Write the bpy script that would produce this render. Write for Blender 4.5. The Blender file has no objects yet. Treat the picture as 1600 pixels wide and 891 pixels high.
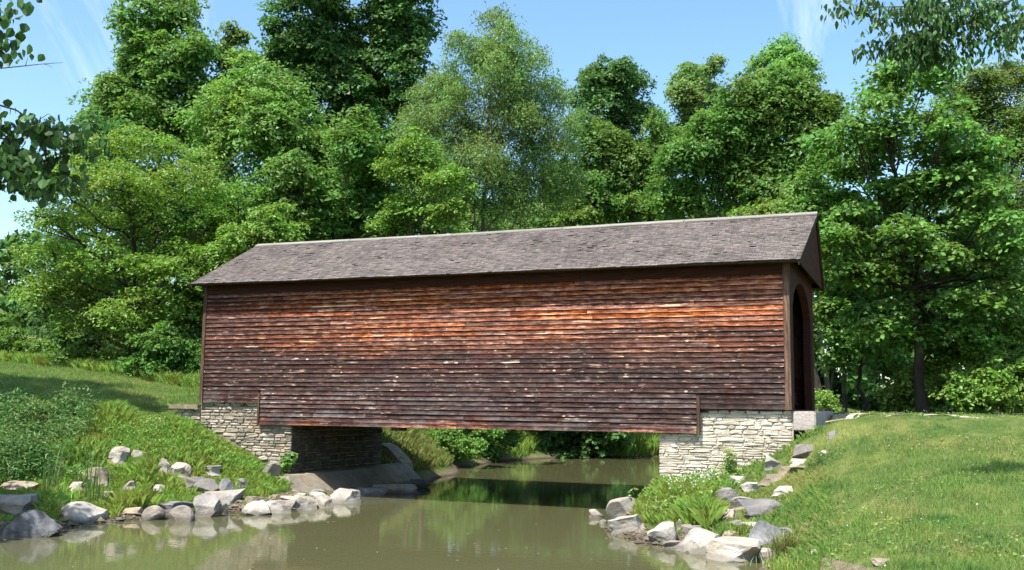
import bpy, bmesh, math, random
import numpy as np
from mathutils import Vector, Matrix, noise

scene = bpy.context.scene
COL = scene.collection
R_ = math.radians

# ------------------------------------------------------------------ camera
CAM = np.array([10.6954, -23.1096, 0.0427])
YAW, PITCH, ROLL, FOCAL = 0.38474, 0.11733, 0.01132, 1583.52   # focal length in px of a 1600 px wide frame
_F = np.array([-math.sin(YAW) * math.cos(PITCH), math.cos(YAW) * math.cos(PITCH), math.sin(PITCH)])
_R = np.array([math.cos(YAW), math.sin(YAW), 0.0]); _U = np.cross(_R, _F)
RIGHT = _R * math.cos(ROLL) + _U * math.sin(ROLL)
UP = -_R * math.sin(ROLL) + _U * math.cos(ROLL)
cam_data = bpy.data.cameras.new('camera')
cam_data.sensor_width = 36.0
cam_data.lens = 36.0 * FOCAL / 1600.0
cam_data.clip_start, cam_data.clip_end = 0.1, 5000
cam = bpy.data.objects.new('camera', cam_data); COL.objects.link(cam)
m = Matrix.Identity(4)
for i in range(3):
    m[i][0], m[i][1], m[i][2], m[i][3] = RIGHT[i], UP[i], -_F[i], CAM[i]
cam.matrix_world = m
scene.camera = cam

# ------------------------------------------------------------------ sky, sun, exposure
SUN_TO = Vector((0.157, 0.53, -1.0)).normalized()      # direction the sunlight travels
SUN_EL = math.asin(-SUN_TO.z)
SUN_ROT = math.atan2(-SUN_TO.x, -SUN_TO.y) % (2 * math.pi)
scene.view_settings.view_transform = 'Standard'
scene.view_settings.look = 'None'
scene.view_settings.exposure = 0.97
scene.view_settings.gamma = 1.0
scene.cycles.max_bounces = 10; scene.cycles.diffuse_bounces = 6
scene.cycles.transparent_max_bounces = 4

world = bpy.data.worlds.new('World'); scene.world = world; world.use_nodes = True
wn, wl = world.node_tree.nodes, world.node_tree.links
wn.clear()
wout = wn.new('ShaderNodeOutputWorld'); bg = wn.new('ShaderNodeBackground')
sky = wn.new('ShaderNodeTexSky'); sky.sky_type = 'NISHITA'; sky.sun_disc = False
sky.sun_elevation, sky.sun_rotation = SUN_EL, SUN_ROT
sky.air_density, sky.dust_density, sky.ozone_density = 1.0, 1.3, 0.5
bg.inputs['Strength'].default_value = 0.118
# thin cirrus, drawn over the sky from the view direction
tc = wn.new('ShaderNodeTexCoord')
mp = wn.new('ShaderNodeMapping'); mp.inputs['Rotation'].default_value = (0.3, 0.5, 0.35)
mp.inputs['Scale'].default_value = (4.2, 2.6, 2.6); mp.inputs['Location'].default_value = (3.1, 0.2, 1.5)
nz = wn.new('ShaderNodeTexNoise'); nz.inputs['Scale'].default_value = 1.0
nz.inputs['Detail'].default_value = 7; nz.inputs['Roughness'].default_value = 0.62; nz.inputs['Distortion'].default_value = 1.1
rp = wn.new('ShaderNodeValToRGB')
rp.color_ramp.elements[0].position = 0.54; rp.color_ramp.elements[0].color = (0, 0, 0, 1)
rp.color_ramp.elements[1].position = 0.80; rp.color_ramp.elements[1].color = (0.42, 0.42, 0.42, 1)
mx = wn.new('ShaderNodeMix'); mx.data_type = 'RGBA'
mx.inputs['B'].default_value = (9.5, 9.8, 10.2, 1)
wl.new(tc.outputs['Generated'], mp.inputs['Vector']); wl.new(mp.outputs['Vector'], nz.inputs['Vector'])
wl.new(nz.outputs['Fac'], rp.inputs['Fac']); wl.new(rp.outputs['Color'], mx.inputs['Factor'])
hs = wn.new('ShaderNodeHueSaturation'); hs.inputs['Hue'].default_value = 0.493; hs.inputs['Saturation'].default_value = 1.16; hs.inputs['Value'].default_value = 1.26
wl.new(sky.outputs['Color'], hs.inputs['Color']); wl.new(hs.outputs['Color'], mx.inputs['A']); wl.new(mx.outputs['Result'], bg.inputs['Color'])
wl.new(bg.outputs['Background'], wout.inputs['Surface'])

sd = bpy.data.lights.new('sun', 'SUN'); sd.energy = 5.0; sd.angle = R_(0.53); sd.color = (1.0, 0.955, 0.88)
sun = bpy.data.objects.new('sun', sd); COL.objects.link(sun)
sun.rotation_euler = SUN_TO.to_track_quat('-Z', 'Y').to_euler()

# ------------------------------------------------------------------ surveying: bearing + distance to world position
def ray(u, v):
    return _F + RIGHT * (u - 800) / FOCAL - UP * (v - 445.5) / FOCAL
def at_range(u, v, d):
    return CAM + ray(u, v) * d
def at_level(u, v, z):
    r = ray(u, v)
    return CAM + r * (z - CAM[2]) / r[2]
def on_plane_y(u, v, y):
    r = ray(u, v)
    return CAM + r * (y - CAM[1]) / r[1]

# ------------------------------------------------------------------ object helpers
def link(o, parent=None):
    COL.objects.link(o)
    if parent is not None: o.parent = parent
    return o
def tag(o, label=None, cat=None, group=None, kind=None):
    if label: o['label'] = label
    if cat: o['category'] = cat
    if group: o['group'] = group
    if kind: o['kind'] = kind
    return o
def thing(name, label, cat, loc=(0, 0, 0), group=None):
    o = bpy.data.objects.new(name, None); o.location = loc; o.empty_display_size = 0.2
    COL.objects.link(o)
    return tag(o, label, cat, group)
def mesh_obj(name, verts, faces, mat, parent=None, smooth=False, offset=None):
    """verts Nx3, faces: Mx3 / Mx4 array or list of tuples. World coordinates; parent may be a thing at `offset`."""
    me = bpy.data.meshes.new(name)
    V = np.asarray(verts, dtype=np.float32)
    if offset is not None: V = V - np.asarray(offset, dtype=np.float32)
    if isinstance(faces, np.ndarray):
        k = faces.shape[1]; n = len(faces)
        me.vertices.add(len(V)); me.vertices.foreach_set('co', V.ravel())
        me.loops.add(n * k); me.loops.foreach_set('vertex_index', faces.astype(np.int32).ravel())
        me.polygons.add(n)
        me.polygons.foreach_set('loop_start', np.arange(0, n * k, k, dtype=np.int32))
        me.polygons.foreach_set('loop_total', np.full(n, k, dtype=np.int32))
        me.polygons.foreach_set('use_smooth', np.full(n, smooth, dtype=bool))
        me.update(calc_edges=True)
    else:
        me.from_pydata([tuple(v) for v in V], [], faces)
        if smooth: me.polygons.foreach_set('use_smooth', np.ones(len(me.polygons), dtype=bool))
    me.materials.append(mat)
    return link(bpy.data.objects.new(name, me), parent)

class MB:
    """collects boxes, prisms and tubes into one mesh"""
    def __init__(s): s.v, s.f = [], []
    def add(s, vs, fs):
        o = len(s.v); s.v += [tuple(x) for x in vs]; s.f += [tuple(i + o for i in f) for f in fs]
    def box(s, x0, x1, y0, y1, z0, z1):
        s.add([(x0, y0, z0), (x1, y0, z0), (x1, y1, z0), (x0, y1, z0), (x0, y0, z1), (x1, y0, z1), (x1, y1, z1), (x0, y1, z1)],
              [(0, 3, 2, 1), (4, 5, 6, 7), (0, 1, 5, 4), (1, 2, 6, 5), (2, 3, 7, 6), (3, 0, 4, 7)])
    def prism(s, poly, axis, a, b):
        """polygon in the plane normal to axis ('x','y'), extruded a..b"""
        n = len(poly)
        mk = (lambda p, q: (q, p[0], p[1])) if axis == 'x' else (lambda p, q: (p[0], q, p[1]))
        vs = [mk(p, a) for p in poly] + [mk(p, b) for p in poly]
        fs = [tuple(range(n)), tuple(range(2 * n - 1, n - 1, -1))] + [(i, i + n, (i + 1) % n + n, (i + 1) % n) for i in range(n)]
        s.add(vs, fs)
    def tube(s, pts, radii, n=7, rng=None, rough=0.0):
        P = [Vector(p) for p in pts]; base = len(s.v)
        for i, p in enumerate(P):
            d = (P[min(i + 1, len(P) - 1)] - P[max(i - 1, 0)])
            d = d.normalized() if d.length > 1e-9 else Vector((0, 0, 1))
            a = d.cross(Vector((0.31, 0.95, 0.05))); a = a.normalized() if a.length > 1e-3 else Vector((1, 0, 0))
            b = d.cross(a)
            for k in range(n):
                t = 2 * math.pi * k / n
                r = radii[i] * (1 + (rng.uniform(-rough, rough) if rng else 0))
                s.v.append(tuple(p + (a * math.cos(t) + b * math.sin(t)) * r))
        for i in range(len(P) - 1):
            for k in range(n):
                a0 = base + i * n + k; a1 = base + i * n + (k + 1) % n
                s.f.append((a0, a1, a1 + n, a0 + n))
        s.f.append(tuple(base + (len(P) - 1) * n + k for k in range(n)))
    def build(s, name, mat, parent=None, smooth=False, recalc=True, offset=None):
        me = bpy.data.meshes.new(name)
        V = s.v if offset is None else [(a - offset[0], b - offset[1], c - offset[2]) for a, b, c in s.v]
        me.from_pydata(V, [], s.f)
        if recalc:
            bm = bmesh.new(); bm.from_mesh(me); bmesh.ops.recalc_face_normals(bm, faces=bm.faces); bm.to_mesh(me); bm.free()
        if smooth: me.polygons.foreach_set('use_smooth', np.ones(len(me.polygons), dtype=bool))
        me.materials.append(mat)
        return link(bpy.data.objects.new(name, me), parent)

# ------------------------------------------------------------------ materials
def new_mat(name):
    m = bpy.data.materials.new(name); m.use_nodes = True
    nt = m.node_tree; nt.nodes.clear()
    out = nt.nodes.new('ShaderNodeOutputMaterial')
    return m, nt, out
class G:
    """small node-graph helper"""
    def __init__(s, nt): s.nt = nt
    def n(s, t, **kw):
        x = s.nt.nodes.new(t)
        for k, v in kw.items(): setattr(x, k, v)
        return x
    def l(s, a, b): s.nt.links.new(a, b)
    def pos(s): return s.n('ShaderNodeNewGeometry').outputs['Position']
    def island(s): return s.n('ShaderNodeNewGeometry').outputs['Random Per Island']
    def objrand(s): return s.n('ShaderNodeObjectInfo').outputs['Random']
    def mapv(s, vec, scale=(1, 1, 1), rot=(0, 0, 0), loc=(0, 0, 0)):
        x = s.n('ShaderNodeMapping'); x.inputs['Scale'].default_value = scale; x.inputs['Rotation'].default_value = rot
        x.inputs['Location'].default_value = loc; s.l(vec, x.inputs['Vector']); return x.outputs['Vector']
    def noise(s, vec, scale, detail=4, rough=0.55, dist=0.0):
        x = s.n('ShaderNodeTexNoise'); x.inputs['Scale'].default_value = scale; x.inputs['Detail'].default_value = detail
        x.inputs['Roughness'].default_value = rough; x.inputs['Distortion'].default_value = dist
        s.l(vec, x.inputs['Vector']); return x.outputs['Fac']
    def ramp(s, fac, stops, interp='LINEAR'):
        x = s.n('ShaderNodeValToRGB'); cr = x.color_ramp; cr.interpolation = interp
        while len(cr.elements) < len(stops): cr.elements.new(0.5)
        for e, (p, c) in zip(cr.elements, stops):
            e.position = p; e.color = (c, c, c, 1) if isinstance(c, (int, float)) else (*c, 1)
        s.l(fac, x.inputs['Fac']); return x.outputs['Color']
    def mix(s, fac, a, b, mode='MIX'):
        x = s.n('ShaderNodeMix', data_type='RGBA', blend_type=mode)
        for sock, val in (('Factor', fac), ('A', a), ('B', b)):
            if isinstance(val, (int, float)): 
                x.inputs[sock].default_value = val if sock == 'Factor' else (val, val, val, 1)
            elif isinstance(val, tuple): x.inputs[sock].default_value = (*val, 1)
            else: s.l(val, x.inputs[sock])
        return x.outputs['Result']
    def math(s, op, a, b=0.0, clamp=False):
        x = s.n('ShaderNodeMath', operation=op, use_clamp=clamp)
        for i, v in enumerate((a, b)):
            if isinstance(v, (int, float)): x.inputs[i].default_value = v
            else: s.l(v, x.inputs[i])
        return x.outputs[0]
    def sep(s, vec):
        x = s.n('ShaderNodeSeparateXYZ'); s.l(vec, x.inputs[0]); return x.outputs
    def maprange(s, v, a, b, c=0.0, d=1.0):
        x = s.n('ShaderNodeMapRange'); x.inputs[1].default_value = a; x.inputs[2].default_value = b
        x.inputs[3].default_value = c; x.inputs[4].default_value = d; s.l(v, x.inputs[0]); return x.outputs[0]
    def hsv(s, col, h=0.5, sat=1.0, val=1.0):
        x = s.n('ShaderNodeHueSaturation')
        for sock, v in (('Hue', h), ('Saturation', sat), ('Value', val)):
            if isinstance(v, (int, float)): x.inputs[sock].default_value = v
            else: s.l(v, x.inputs[sock])
        s.l(col, x.inputs['Color']); return x.outputs['Color']
    def bump(s, h, strength=0.4, dist=0.02):
        x = s.n('ShaderNodeBump'); x.inputs['Strength'].default_value = strength; x.inputs['Distance'].default_value = dist
        s.l(h, x.inputs['Height']); return x.outputs['Normal']
    def principled(s, col, rough=0.8, spec=0.3, normal=None):
        x = s.n('ShaderNodeBsdfPrincipled')
        if isinstance(col, tuple): x.inputs['Base Color'].default_value = (*col, 1)
        else: s.l(col, x.inputs['Base Color'])
        if isinstance(rough, (int, float)): x.inputs['Roughness'].default_value = rough
        else: s.l(rough, x.inputs['Roughness'])
        x.inputs['Specular IOR Level'].default_value = spec
        if normal is not None: s.l(normal, x.inputs['Normal'])
        return x

def leaf_material(name, col, col2, trans=0.46, var=0.40, rough=0.45, spec=0.25, hue=0.03, patch=0.35):
    m, nt, out = new_mat(name); g = G(nt)
    isl = g.island()
    c = g.mix(isl, col, col2)
    big = g.noise(g.pos(), patch, 3)
    c = g.mix(g.maprange(big, 0.35, 0.65), c, g.hsv(c, 0.5 - hue, 1.0, 0.8))
    r2 = g.math('FRACT', g.math('MULTIPLY', isl, 37.7))
    c = g.hsv(c, g.maprange(r2, 0, 1, 0.5 - hue * 0.5, 0.5 + hue * 0.5), 1.0, g.maprange(r2, 0, 1, 1 - var, 1 + var))
    p = g.principled(c, rough, spec)
    t = g.n('ShaderNodeBsdfTranslucent'); g.l(g.hsv(c, 0.485, 1.1, 1.35), t.inputs['Color'])
    ms = g.n('ShaderNodeMixShader'); ms.inputs[0].default_value = trans
    g.l(p.outputs[0], ms.inputs[1]); g.l(t.outputs[0], ms.inputs[2]); g.l(ms.outputs[0], out.inputs['Surface'])
    return m
def bark_material(name, c0, c1, scale=6.0):
    m, nt, out = new_mat(name); g = G(nt); v = g.pos()
    n1 = g.noise(g.mapv(v, (1, 1, 0.25)), scale, 6, 0.65)
    c = g.ramp(n1, [(0.3, c0), (0.7, c1)])
    c = g.mix(g.maprange(g.noise(v, 1.3, 3), 0.5, 0.75), c, (0.11, 0.12, 0.075))
    p = g.principled(c, 0.9, 0.15, g.bump(g.noise(g.mapv(v, (1, 1, 0.2)), scale * 3, 5), 0.7, 0.03))
    g.l(p.outputs[0], out.inputs['Surface']); return m

MAT = {}
MAT['maple'] = leaf_material('maple_leaf', (0.083, 0.206, 0.045), (0.154, 0.310, 0.069))
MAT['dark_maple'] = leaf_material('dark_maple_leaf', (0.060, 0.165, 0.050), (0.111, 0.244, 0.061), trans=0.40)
MAT['bright'] = leaf_material('bright_leaf', (0.114, 0.276, 0.057), (0.194, 0.370, 0.087))
MAT['locust'] = leaf_material('locust_leaf', (0.120, 0.261, 0.045), (0.206, 0.370, 0.069), trans=0.36, var=0.35)
MAT['locust_dark'] = leaf_material('locust_dark_leaf', (0.098, 0.190, 0.044), (0.156, 0.249, 0.061))
MAT['willow'] = leaf_material('willow_leaf', (0.135, 0.265, 0.072), (0.205, 0.345, 0.105), trans=0.5)
MAT['linden'] = leaf_material('linden_leaf', (0.076, 0.203, 0.039), (0.161, 0.340, 0.081), trans=0.42, var=0.5)
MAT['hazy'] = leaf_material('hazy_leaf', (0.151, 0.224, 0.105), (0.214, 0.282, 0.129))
MAT['shrub'] = leaf_material('shrub_leaf', (0.125, 0.257, 0.045), (0.222, 0.374, 0.081), trans=0.36)
MAT['near'] = leaf_material('near_leaf', (0.037, 0.111, 0.030), (0.067, 0.150, 0.041), trans=0.28, hue=0.02)
MAT['weed'] = leaf_material('weed_leaf', (0.121, 0.272, 0.061), (0.222, 0.378, 0.106), trans=0.38, hue=0.05, patch=0.9)
MAT['weed_dark'] = leaf_material('nettle_leaf', (0.075, 0.186, 0.048), (0.141, 0.268, 0.081), trans=0.3, patch=0.9)
MAT['bank_grass'] = leaf_material('bank_grass', (0.136, 0.297, 0.050), (0.274, 0.415, 0.094), trans=0.38, hue=0.05, patch=0.8)
MAT['sedge'] = leaf_material('sedge', (0.12, 0.20, 0.045), (0.26, 0.28, 0.09), trans=0.3)
MAT['reed'] = leaf_material('reed_leaf', (0.049, 0.125, 0.041), (0.117, 0.187, 0.068), trans=0.40)
MAT['straw'] = leaf_material('dry_stalk', (0.30, 0.25, 0.14), (0.42, 0.36, 0.22), trans=0.2)
MAT['flower'] = leaf_material('clover_flower', (0.60, 0.60, 0.52), (0.72, 0.72, 0.66), trans=0.2, var=0.15)
MAT['bark'] = bark_material('grey_brown_bark', (0.045, 0.036, 0.028), (0.13, 0.11, 0.09))
MAT['dark_bark'] = bark_material('dark_bark', (0.022, 0.018, 0.015), (0.070, 0.058, 0.047))
MAT['pale_bark'] = bark_material('pale_bark', (0.12, 0.105, 0.085), (0.26, 0.24, 0.20))

def lawn_blade_material():
    m, nt, out = new_mat('lawn_blade'); g = G(nt); v = g.pos(); isl = g.island()
    c = g.mix(isl, (0.110, 0.215, 0.040), (0.215, 0.335, 0.075))
    patch = g.noise(v, 0.55, 4, 0.6)
    c = g.mix(g.maprange(patch, 0.48, 0.66), c, (0.27, 0.30, 0.085))
    patch2 = g.noise(g.mapv(v, loc=(7, 3, 1)), 0.8, 4, 0.6)
    c = g.mix(g.maprange(patch2, 0.54, 0.70), c, (0.055, 0.150, 0.035))
    dry = g.math('FRACT', g.math('MULTIPLY', isl, 53.3))
    dryp = g.noise(g.mapv(v, loc=(2, 9, 4)), 1.1, 3)
    f = g.math('MULTIPLY', g.math('GREATER_THAN', dry, 0.80), g.maprange(dryp, 0.4, 0.6))
    c = g.mix(f, c, (0.33, 0.28, 0.13))
    p = g.principled(c, 0.5, 0.3)
    t = g.n('ShaderNodeBsdfTranslucent'); g.l(g.hsv(c, 0.49, 1.05, 1.25), t.inputs['Color'])
    ms = g.n('ShaderNodeMixShader'); ms.inputs[0].default_value = 0.35
    g.l(p.outputs[0], ms.inputs[1]); g.l(t.outputs[0], ms.inputs[2]); g.l(ms.outputs[0], out.inputs['Surface'])
    return m
MAT['lawn'] = lawn_blade_material()

def ground_material():
    m, nt, out = new_mat('turf_and_soil'); g = G(nt); v = g.pos(); xyz = g.sep(v)
    n1 = g.noise(v, 1.1, 5, 0.6); n2 = g.noise(v, 9.0, 4, 0.65)
    green = g.ramp(n2, [(0.3, (0.030, 0.060, 0.014)), (0.7, (0.080, 0.120, 0.030))])
    green = g.mix(g.maprange(n1, 0.45, 0.7), green, (0.15, 0.165, 0.05))
    soil = g.ramp(g.noise(v, 14.0, 5, 0.7), [(0.3, (0.075, 0.055, 0.036)), (0.7, (0.19, 0.15, 0.105))])
    zz = g.math('ADD', xyz[2], g.maprange(n1, 0.3, 0.7, -0.12, 0.12))
    low = g.maprange(zz, -2.24, -2.36)                    # bare mud by the waterline
    gx = g.math('ABSOLUTE', g.math('SUBTRACT', xyz[0], 9.75)); gy = g.math('ABSOLUTE', g.math('SUBTRACT', xyz[1], -8.75))
    c = g.mix(low, green, soil)
    wet = g.maprange(xyz[2], -2.36, -2.44)
    c = g.mix(wet, c, (0.045, 0.038, 0.026))
    p = g.principled(c, 0.95, 0.1, g.bump(n2, 0.8, 0.06))
    g.l(p.outputs[0], out.inputs['Surface']); return m
MAT['ground'] = ground_material()

def soil_material():
    m, nt, out = new_mat('bare_soil'); g = G(nt); v = g.pos()
    c = g.ramp(g.noise(v, 8.0, 6, 0.7), [(0.3, (0.075, 0.058, 0.038)), (0.55, (0.17, 0.135, 0.095)), (0.75, (0.27, 0.23, 0.17))])
    p = g.principled(c, 0.95, 0.1, g.bump(g.noise(v, 22, 4), 0.8, 0.04))
    g.l(p.outputs[0], out.inputs['Surface']); return m
MAT['soil'] = soil_material()
def path_material():
    m, nt, out = new_mat('pale_gravel'); g = G(nt); v = g.pos()
    c = g.ramp(g.noise(v, 12.0, 6, 0.7), [(0.3, (0.30, 0.27, 0.21)), (0.7, (0.52, 0.48, 0.40))])
    p = g.principled(c, 0.95, 0.1, g.bump(g.noise(v, 30, 4), 0.6, 0.02))
    g.l(p.outputs[0], out.inputs['Surface']); return m
MAT['path'] = path_material()

def water_material():
    m, nt, out = new_mat('murky_water'); g = G(nt); v = g.pos()
    n = g.noise(v, 0.25, 3)
    c = g.mix(n, (0.074, 0.075, 0.033), (0.100, 0.099, 0.048))
    rip = g.math('ADD', g.noise(g.mapv(v, (1.0, 2.2, 1)), 3.5, 3, 0.5), g.math('MULTIPLY', g.noise(v, 0.9, 2), 1.6))
    p = g.principled(c, 0.025, 0.5, g.bump(rip, 0.05, 0.03))
    p.inputs['IOR'].default_value = 1.333
    g.l(p.outputs[0], out.inputs['Surface']); return m
MAT['water'] = water_material()

EAVE_TOP = 3.283 - 0.25
def siding_material(name, dark_only=False):
    m, nt, out = new_mat(name); g = G(nt); v = g.pos(); xyz = g.sep(v); rnd = g.objrand()
    r2 = g.math('FRACT', g.math('MULTIPLY', rnd, 91.7)); r3 = g.math('FRACT', g.math('MULTIPLY', rnd, 413.3))
    shift = g.n('ShaderNodeCombineXYZ'); g.l(g.math('MULTIPLY', rnd, 50.0), shift.inputs[0]); g.l(g.math('MULTIPLY', r2, 20.0), shift.inputs[1])
    va = g.n('ShaderNodeVectorMath', operation='ADD'); g.l(v, va.inputs[0]); g.l(shift.outputs[0], va.inputs[1]); vv = va.outputs[0]
    grain = g.noise(g.mapv(vv, (1.4, 1.4, 34)), 2.2, 6, 0.65, 0.4)
    fine = g.noise(g.mapv(vv, (3, 3, 90)), 2.0, 4, 0.7)
    # weathered grey-brown everywhere
    c = g.ramp(grain, [(0.28, (0.010, 0.006, 0.005)), (0.46, (0.033, 0.016, 0.013)), (0.60, (0.070, 0.038, 0.032)), (0.76, (0.30, 0.205, 0.17))])
    # the boards kept dry by the eaves stay red and orange
    big = g.noise(g.mapv(v, (0.16, 1, 0.8), loc=(3.7, 0, 0.4)), 2.0, 3, 0.5)
    z = g.math('ADD', xyz[2], g.maprange(big, 0.3, 0.7, -0.55, 0.55))
    red = g.maprange(z, 1.1, 2.25)
    red = g.math('MULTIPLY', red, g.maprange(xyz[0], -7.6, -1.5, 0.25, 1.0))
    red = g.math('MULTIPLY', red, g.maprange(r3, 0.0, 0.5, 0.62, 1.0))
    red = g.math('MAXIMUM', red, g.math('MULTIPLY', g.maprange(z, -0.36, -0.46), g.maprange(big, 0.42, 0.60)))
    redc = g.ramp(grain, [(0.28, (0.026, 0.007, 0.005)), (0.43, (0.105, 0.024, 0.010)), (0.54, (0.350, 0.095, 0.030)), (0.70, (0.740, 0.350, 0.150))])
    c = g.mix(red, c, redc)
    speckle = g.noise(g.mapv(vv, (1.0, 1, 1)), 1.5, 3)
    c = g.mix(g.math('MULTIPLY', g.maprange(speckle, 0.5, 0.62), 0.40), c, (0.085, 0.026, 0.020))
    # silvered lower boards
    sil = g.math('MULTIPLY', g.maprange(xyz[2], 0.9, -0.2), g.maprange(g.noise(vv, 0.6, 2), 0.42, 0.6))
    c = g.mix(g.math('MULTIPLY', sil, 0.55), c, g.ramp(grain, [(0.3, (0.045, 0.037, 0.035)), (0.7, (0.21, 0.18, 0.17))]))
    # pale flaked spots and knots
    fl = g.noise(g.mapv(vv, (2.9, 1, 12.0)), 1.7, 2, 0.4)
    band = g.math('MULTIPLY', g.maprange(xyz[2], -0.35, 0.2), g.maprange(xyz[2], 2.35, 1.7))
    st_edge = g.noise(g.mapv(vv, (0.9, 1, 8.6), loc=(1, 3, 2)), 2.6, 4, 0.6)
    flm = g.math('MULTIPLY', g.math('MULTIPLY', g.maprange(fl, 0.665, 0.71), band), g.maprange(g.noise(g.mapv(v, (0.8, 1, 1.6)), 1.3, 2), 0.40, 0.56))
    c = g.mix(flm, c, g.ramp(fine, [(0.3, (0.16, 0.095, 0.065)), (0.62, (0.46, 0.34, 0.26))]))
    st = g.noise(g.mapv(vv, (0.55, 1, 9.0), loc=(5, 0, 0)), 1.4, 3, 0.5)
    c = g.mix(g.math('MULTIPLY', g.math('MULTIPLY', g.maprange(st, 0.66, 0.71), g.maprange(xyz[2], 0.7, 1.2)), 0.85), c,
              g.ramp(fine, [(0.3, (0.52, 0.27, 0.12)), (0.6, (0.68, 0.47, 0.27))]))
    c = g.mix(g.math('MULTIPLY', g.maprange(st_edge, 0.60, 0.68), 0.75), c, g.ramp(fine, [(0.3, (0.17, 0.105, 0.08)), (0.62, (0.46, 0.33, 0.26))]))
    # knots
    vor = g.n('ShaderNodeTexVoronoi'); vor.inputs['Scale'].default_value = 1.0; g.l(g.mapv(vv, (2.3, 1, 4.6)), vor.inputs['Vector'])
    kn = g.math('MULTIPLY', g.maprange(vor.outputs['Distance'], 0.105, 0.075), g.math('GREATER_THAN', g.sep(vor.outputs['Color'])[0], 0.62))
    kn = g.math('MULTIPLY', kn, g.maprange(xyz[2], 2.2, 1.5))
    c = g.mix(kn, c, (0.50, 0.34, 0.24))
    # each board is darker at its top and paler towards its lower edge
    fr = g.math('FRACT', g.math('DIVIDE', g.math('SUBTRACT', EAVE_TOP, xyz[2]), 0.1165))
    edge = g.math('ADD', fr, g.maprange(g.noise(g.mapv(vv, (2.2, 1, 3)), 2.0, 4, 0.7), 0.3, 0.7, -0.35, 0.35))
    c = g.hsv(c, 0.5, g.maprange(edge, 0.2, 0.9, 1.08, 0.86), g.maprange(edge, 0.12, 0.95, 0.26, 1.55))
    c = g.hsv(c, 0.5, g.maprange(r3, 0, 1, 0.85, 1.12), g.maprange(r2, 0, 1, 0.68, 1.32))
    if dark_only: c = g.hsv(c, 0.5, 0.9, 0.7)
    p = g.principled(c, 0.82, 0.18, g.bump(g.math('ADD', grain, g.math('MULTIPLY', fine, 0.5)), 0.55, 0.012))
    g.l(p.outputs[0], out.inputs['Surface']); return m
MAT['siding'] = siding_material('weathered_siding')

def plain_wood(name, cols, scale=(14, 14, 1.2), val=0.25):
    m, nt, out = new_mat(name); g = G(nt); v = g.pos(); rnd = g.objrand()
    n1 = g.noise(g.mapv(v, scale), 2.0, 6, 0.65, 0.3)
    c = g.ramp(n1, [(0.28, cols[0]), (0.5, cols[1]), (0.74, cols[2])])
    c = g.hsv(c, 0.5, 1.0, g.maprange(rnd, 0, 1, 1 - val, 1 + val))
    p = g.principled(c, 0.85, 0.15, g.bump(n1, 0.5, 0.01)); g.l(p.outputs[0], out.inputs['Surface']); return m
MAT['upright_wood'] = plain_wood('corner_board_wood', [(0.03, 0.019, 0.014), (0.095, 0.055, 0.038), (0.22, 0.145, 0.10)])
MAT['dark_wood'] = plain_wood('old_dark_wood', [(0.018, 0.012, 0.009), (0.05, 0.029, 0.02), (0.10, 0.055, 0.035)])
MAT['frieze_wood'] = plain_wood('frieze_wood', [(0.018, 0.008, 0.006), (0.045, 0.018, 0.012), (0.09, 0.036, 0.022)], (1.0, 1, 22))
MAT['beam_wood'] = plain_wood('floor_beam_wood', [(0.03, 0.022, 0.016), (0.07, 0.05, 0.038), (0.13, 0.10, 0.08)], (2, 2, 10))
MAT['ridge_wood'] = plain_wood('ridge_board_wood', [(0.12, 0.108, 0.094), (0.20, 0.185, 0.163), (0.29, 0.272, 0.245)], (1, 10, 10))

def shingle_material():
    m, nt, out = new_mat('weathered_shingle'); g = G(nt); v = g.pos(); isl = g.island()
    n1 = g.noise(g.mapv(v, (18, 2, 2)), 2.0, 5, 0.65)
    c = g.ramp(n1, [(0.3, (0.112, 0.088, 0.078)), (0.7, (0.222, 0.186, 0.168))])
    big = g.noise(g.mapv(v, (0.5, 0.9, 0.9)), 1.6, 4, 0.6)
    c = g.mix(g.maprange(big, 0.45, 0.65), c, g.hsv(c, 0.5, 0.9, 0.72))
    run = g.noise(g.mapv(v, (3.0, 0.35, 0.35), loc=(3, 1, 0)), 1.5, 4, 0.6)
    c = g.mix(g.math('MULTIPLY', g.maprange(run, 0.5, 0.68), 0.45), c, (0.075, 0.062, 0.055))
    mossn = g.noise(g.mapv(v, loc=(8, 2, 5)), 1.1, 6, 0.7)
    c = g.mix(g.math('MULTIPLY', g.maprange(mossn, 0.60, 0.72), 0.5), c, (0.12, 0.12, 0.07))
    r2 = g.math('FRACT', g.math('MULTIPLY', isl, 29.3))
    c = g.hsv(c, 0.5, g.maprange(r2, 0, 1, 0.75, 1.05), g.maprange(isl, 0, 1, 0.80, 1.20))
    p = g.principled(c, 0.85, 0.2, g.bump(n1, 0.4, 0.006)); g.l(p.outputs[0], out.inputs['Surface']); return m
MAT['shingle'] = shingle_material()

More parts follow.
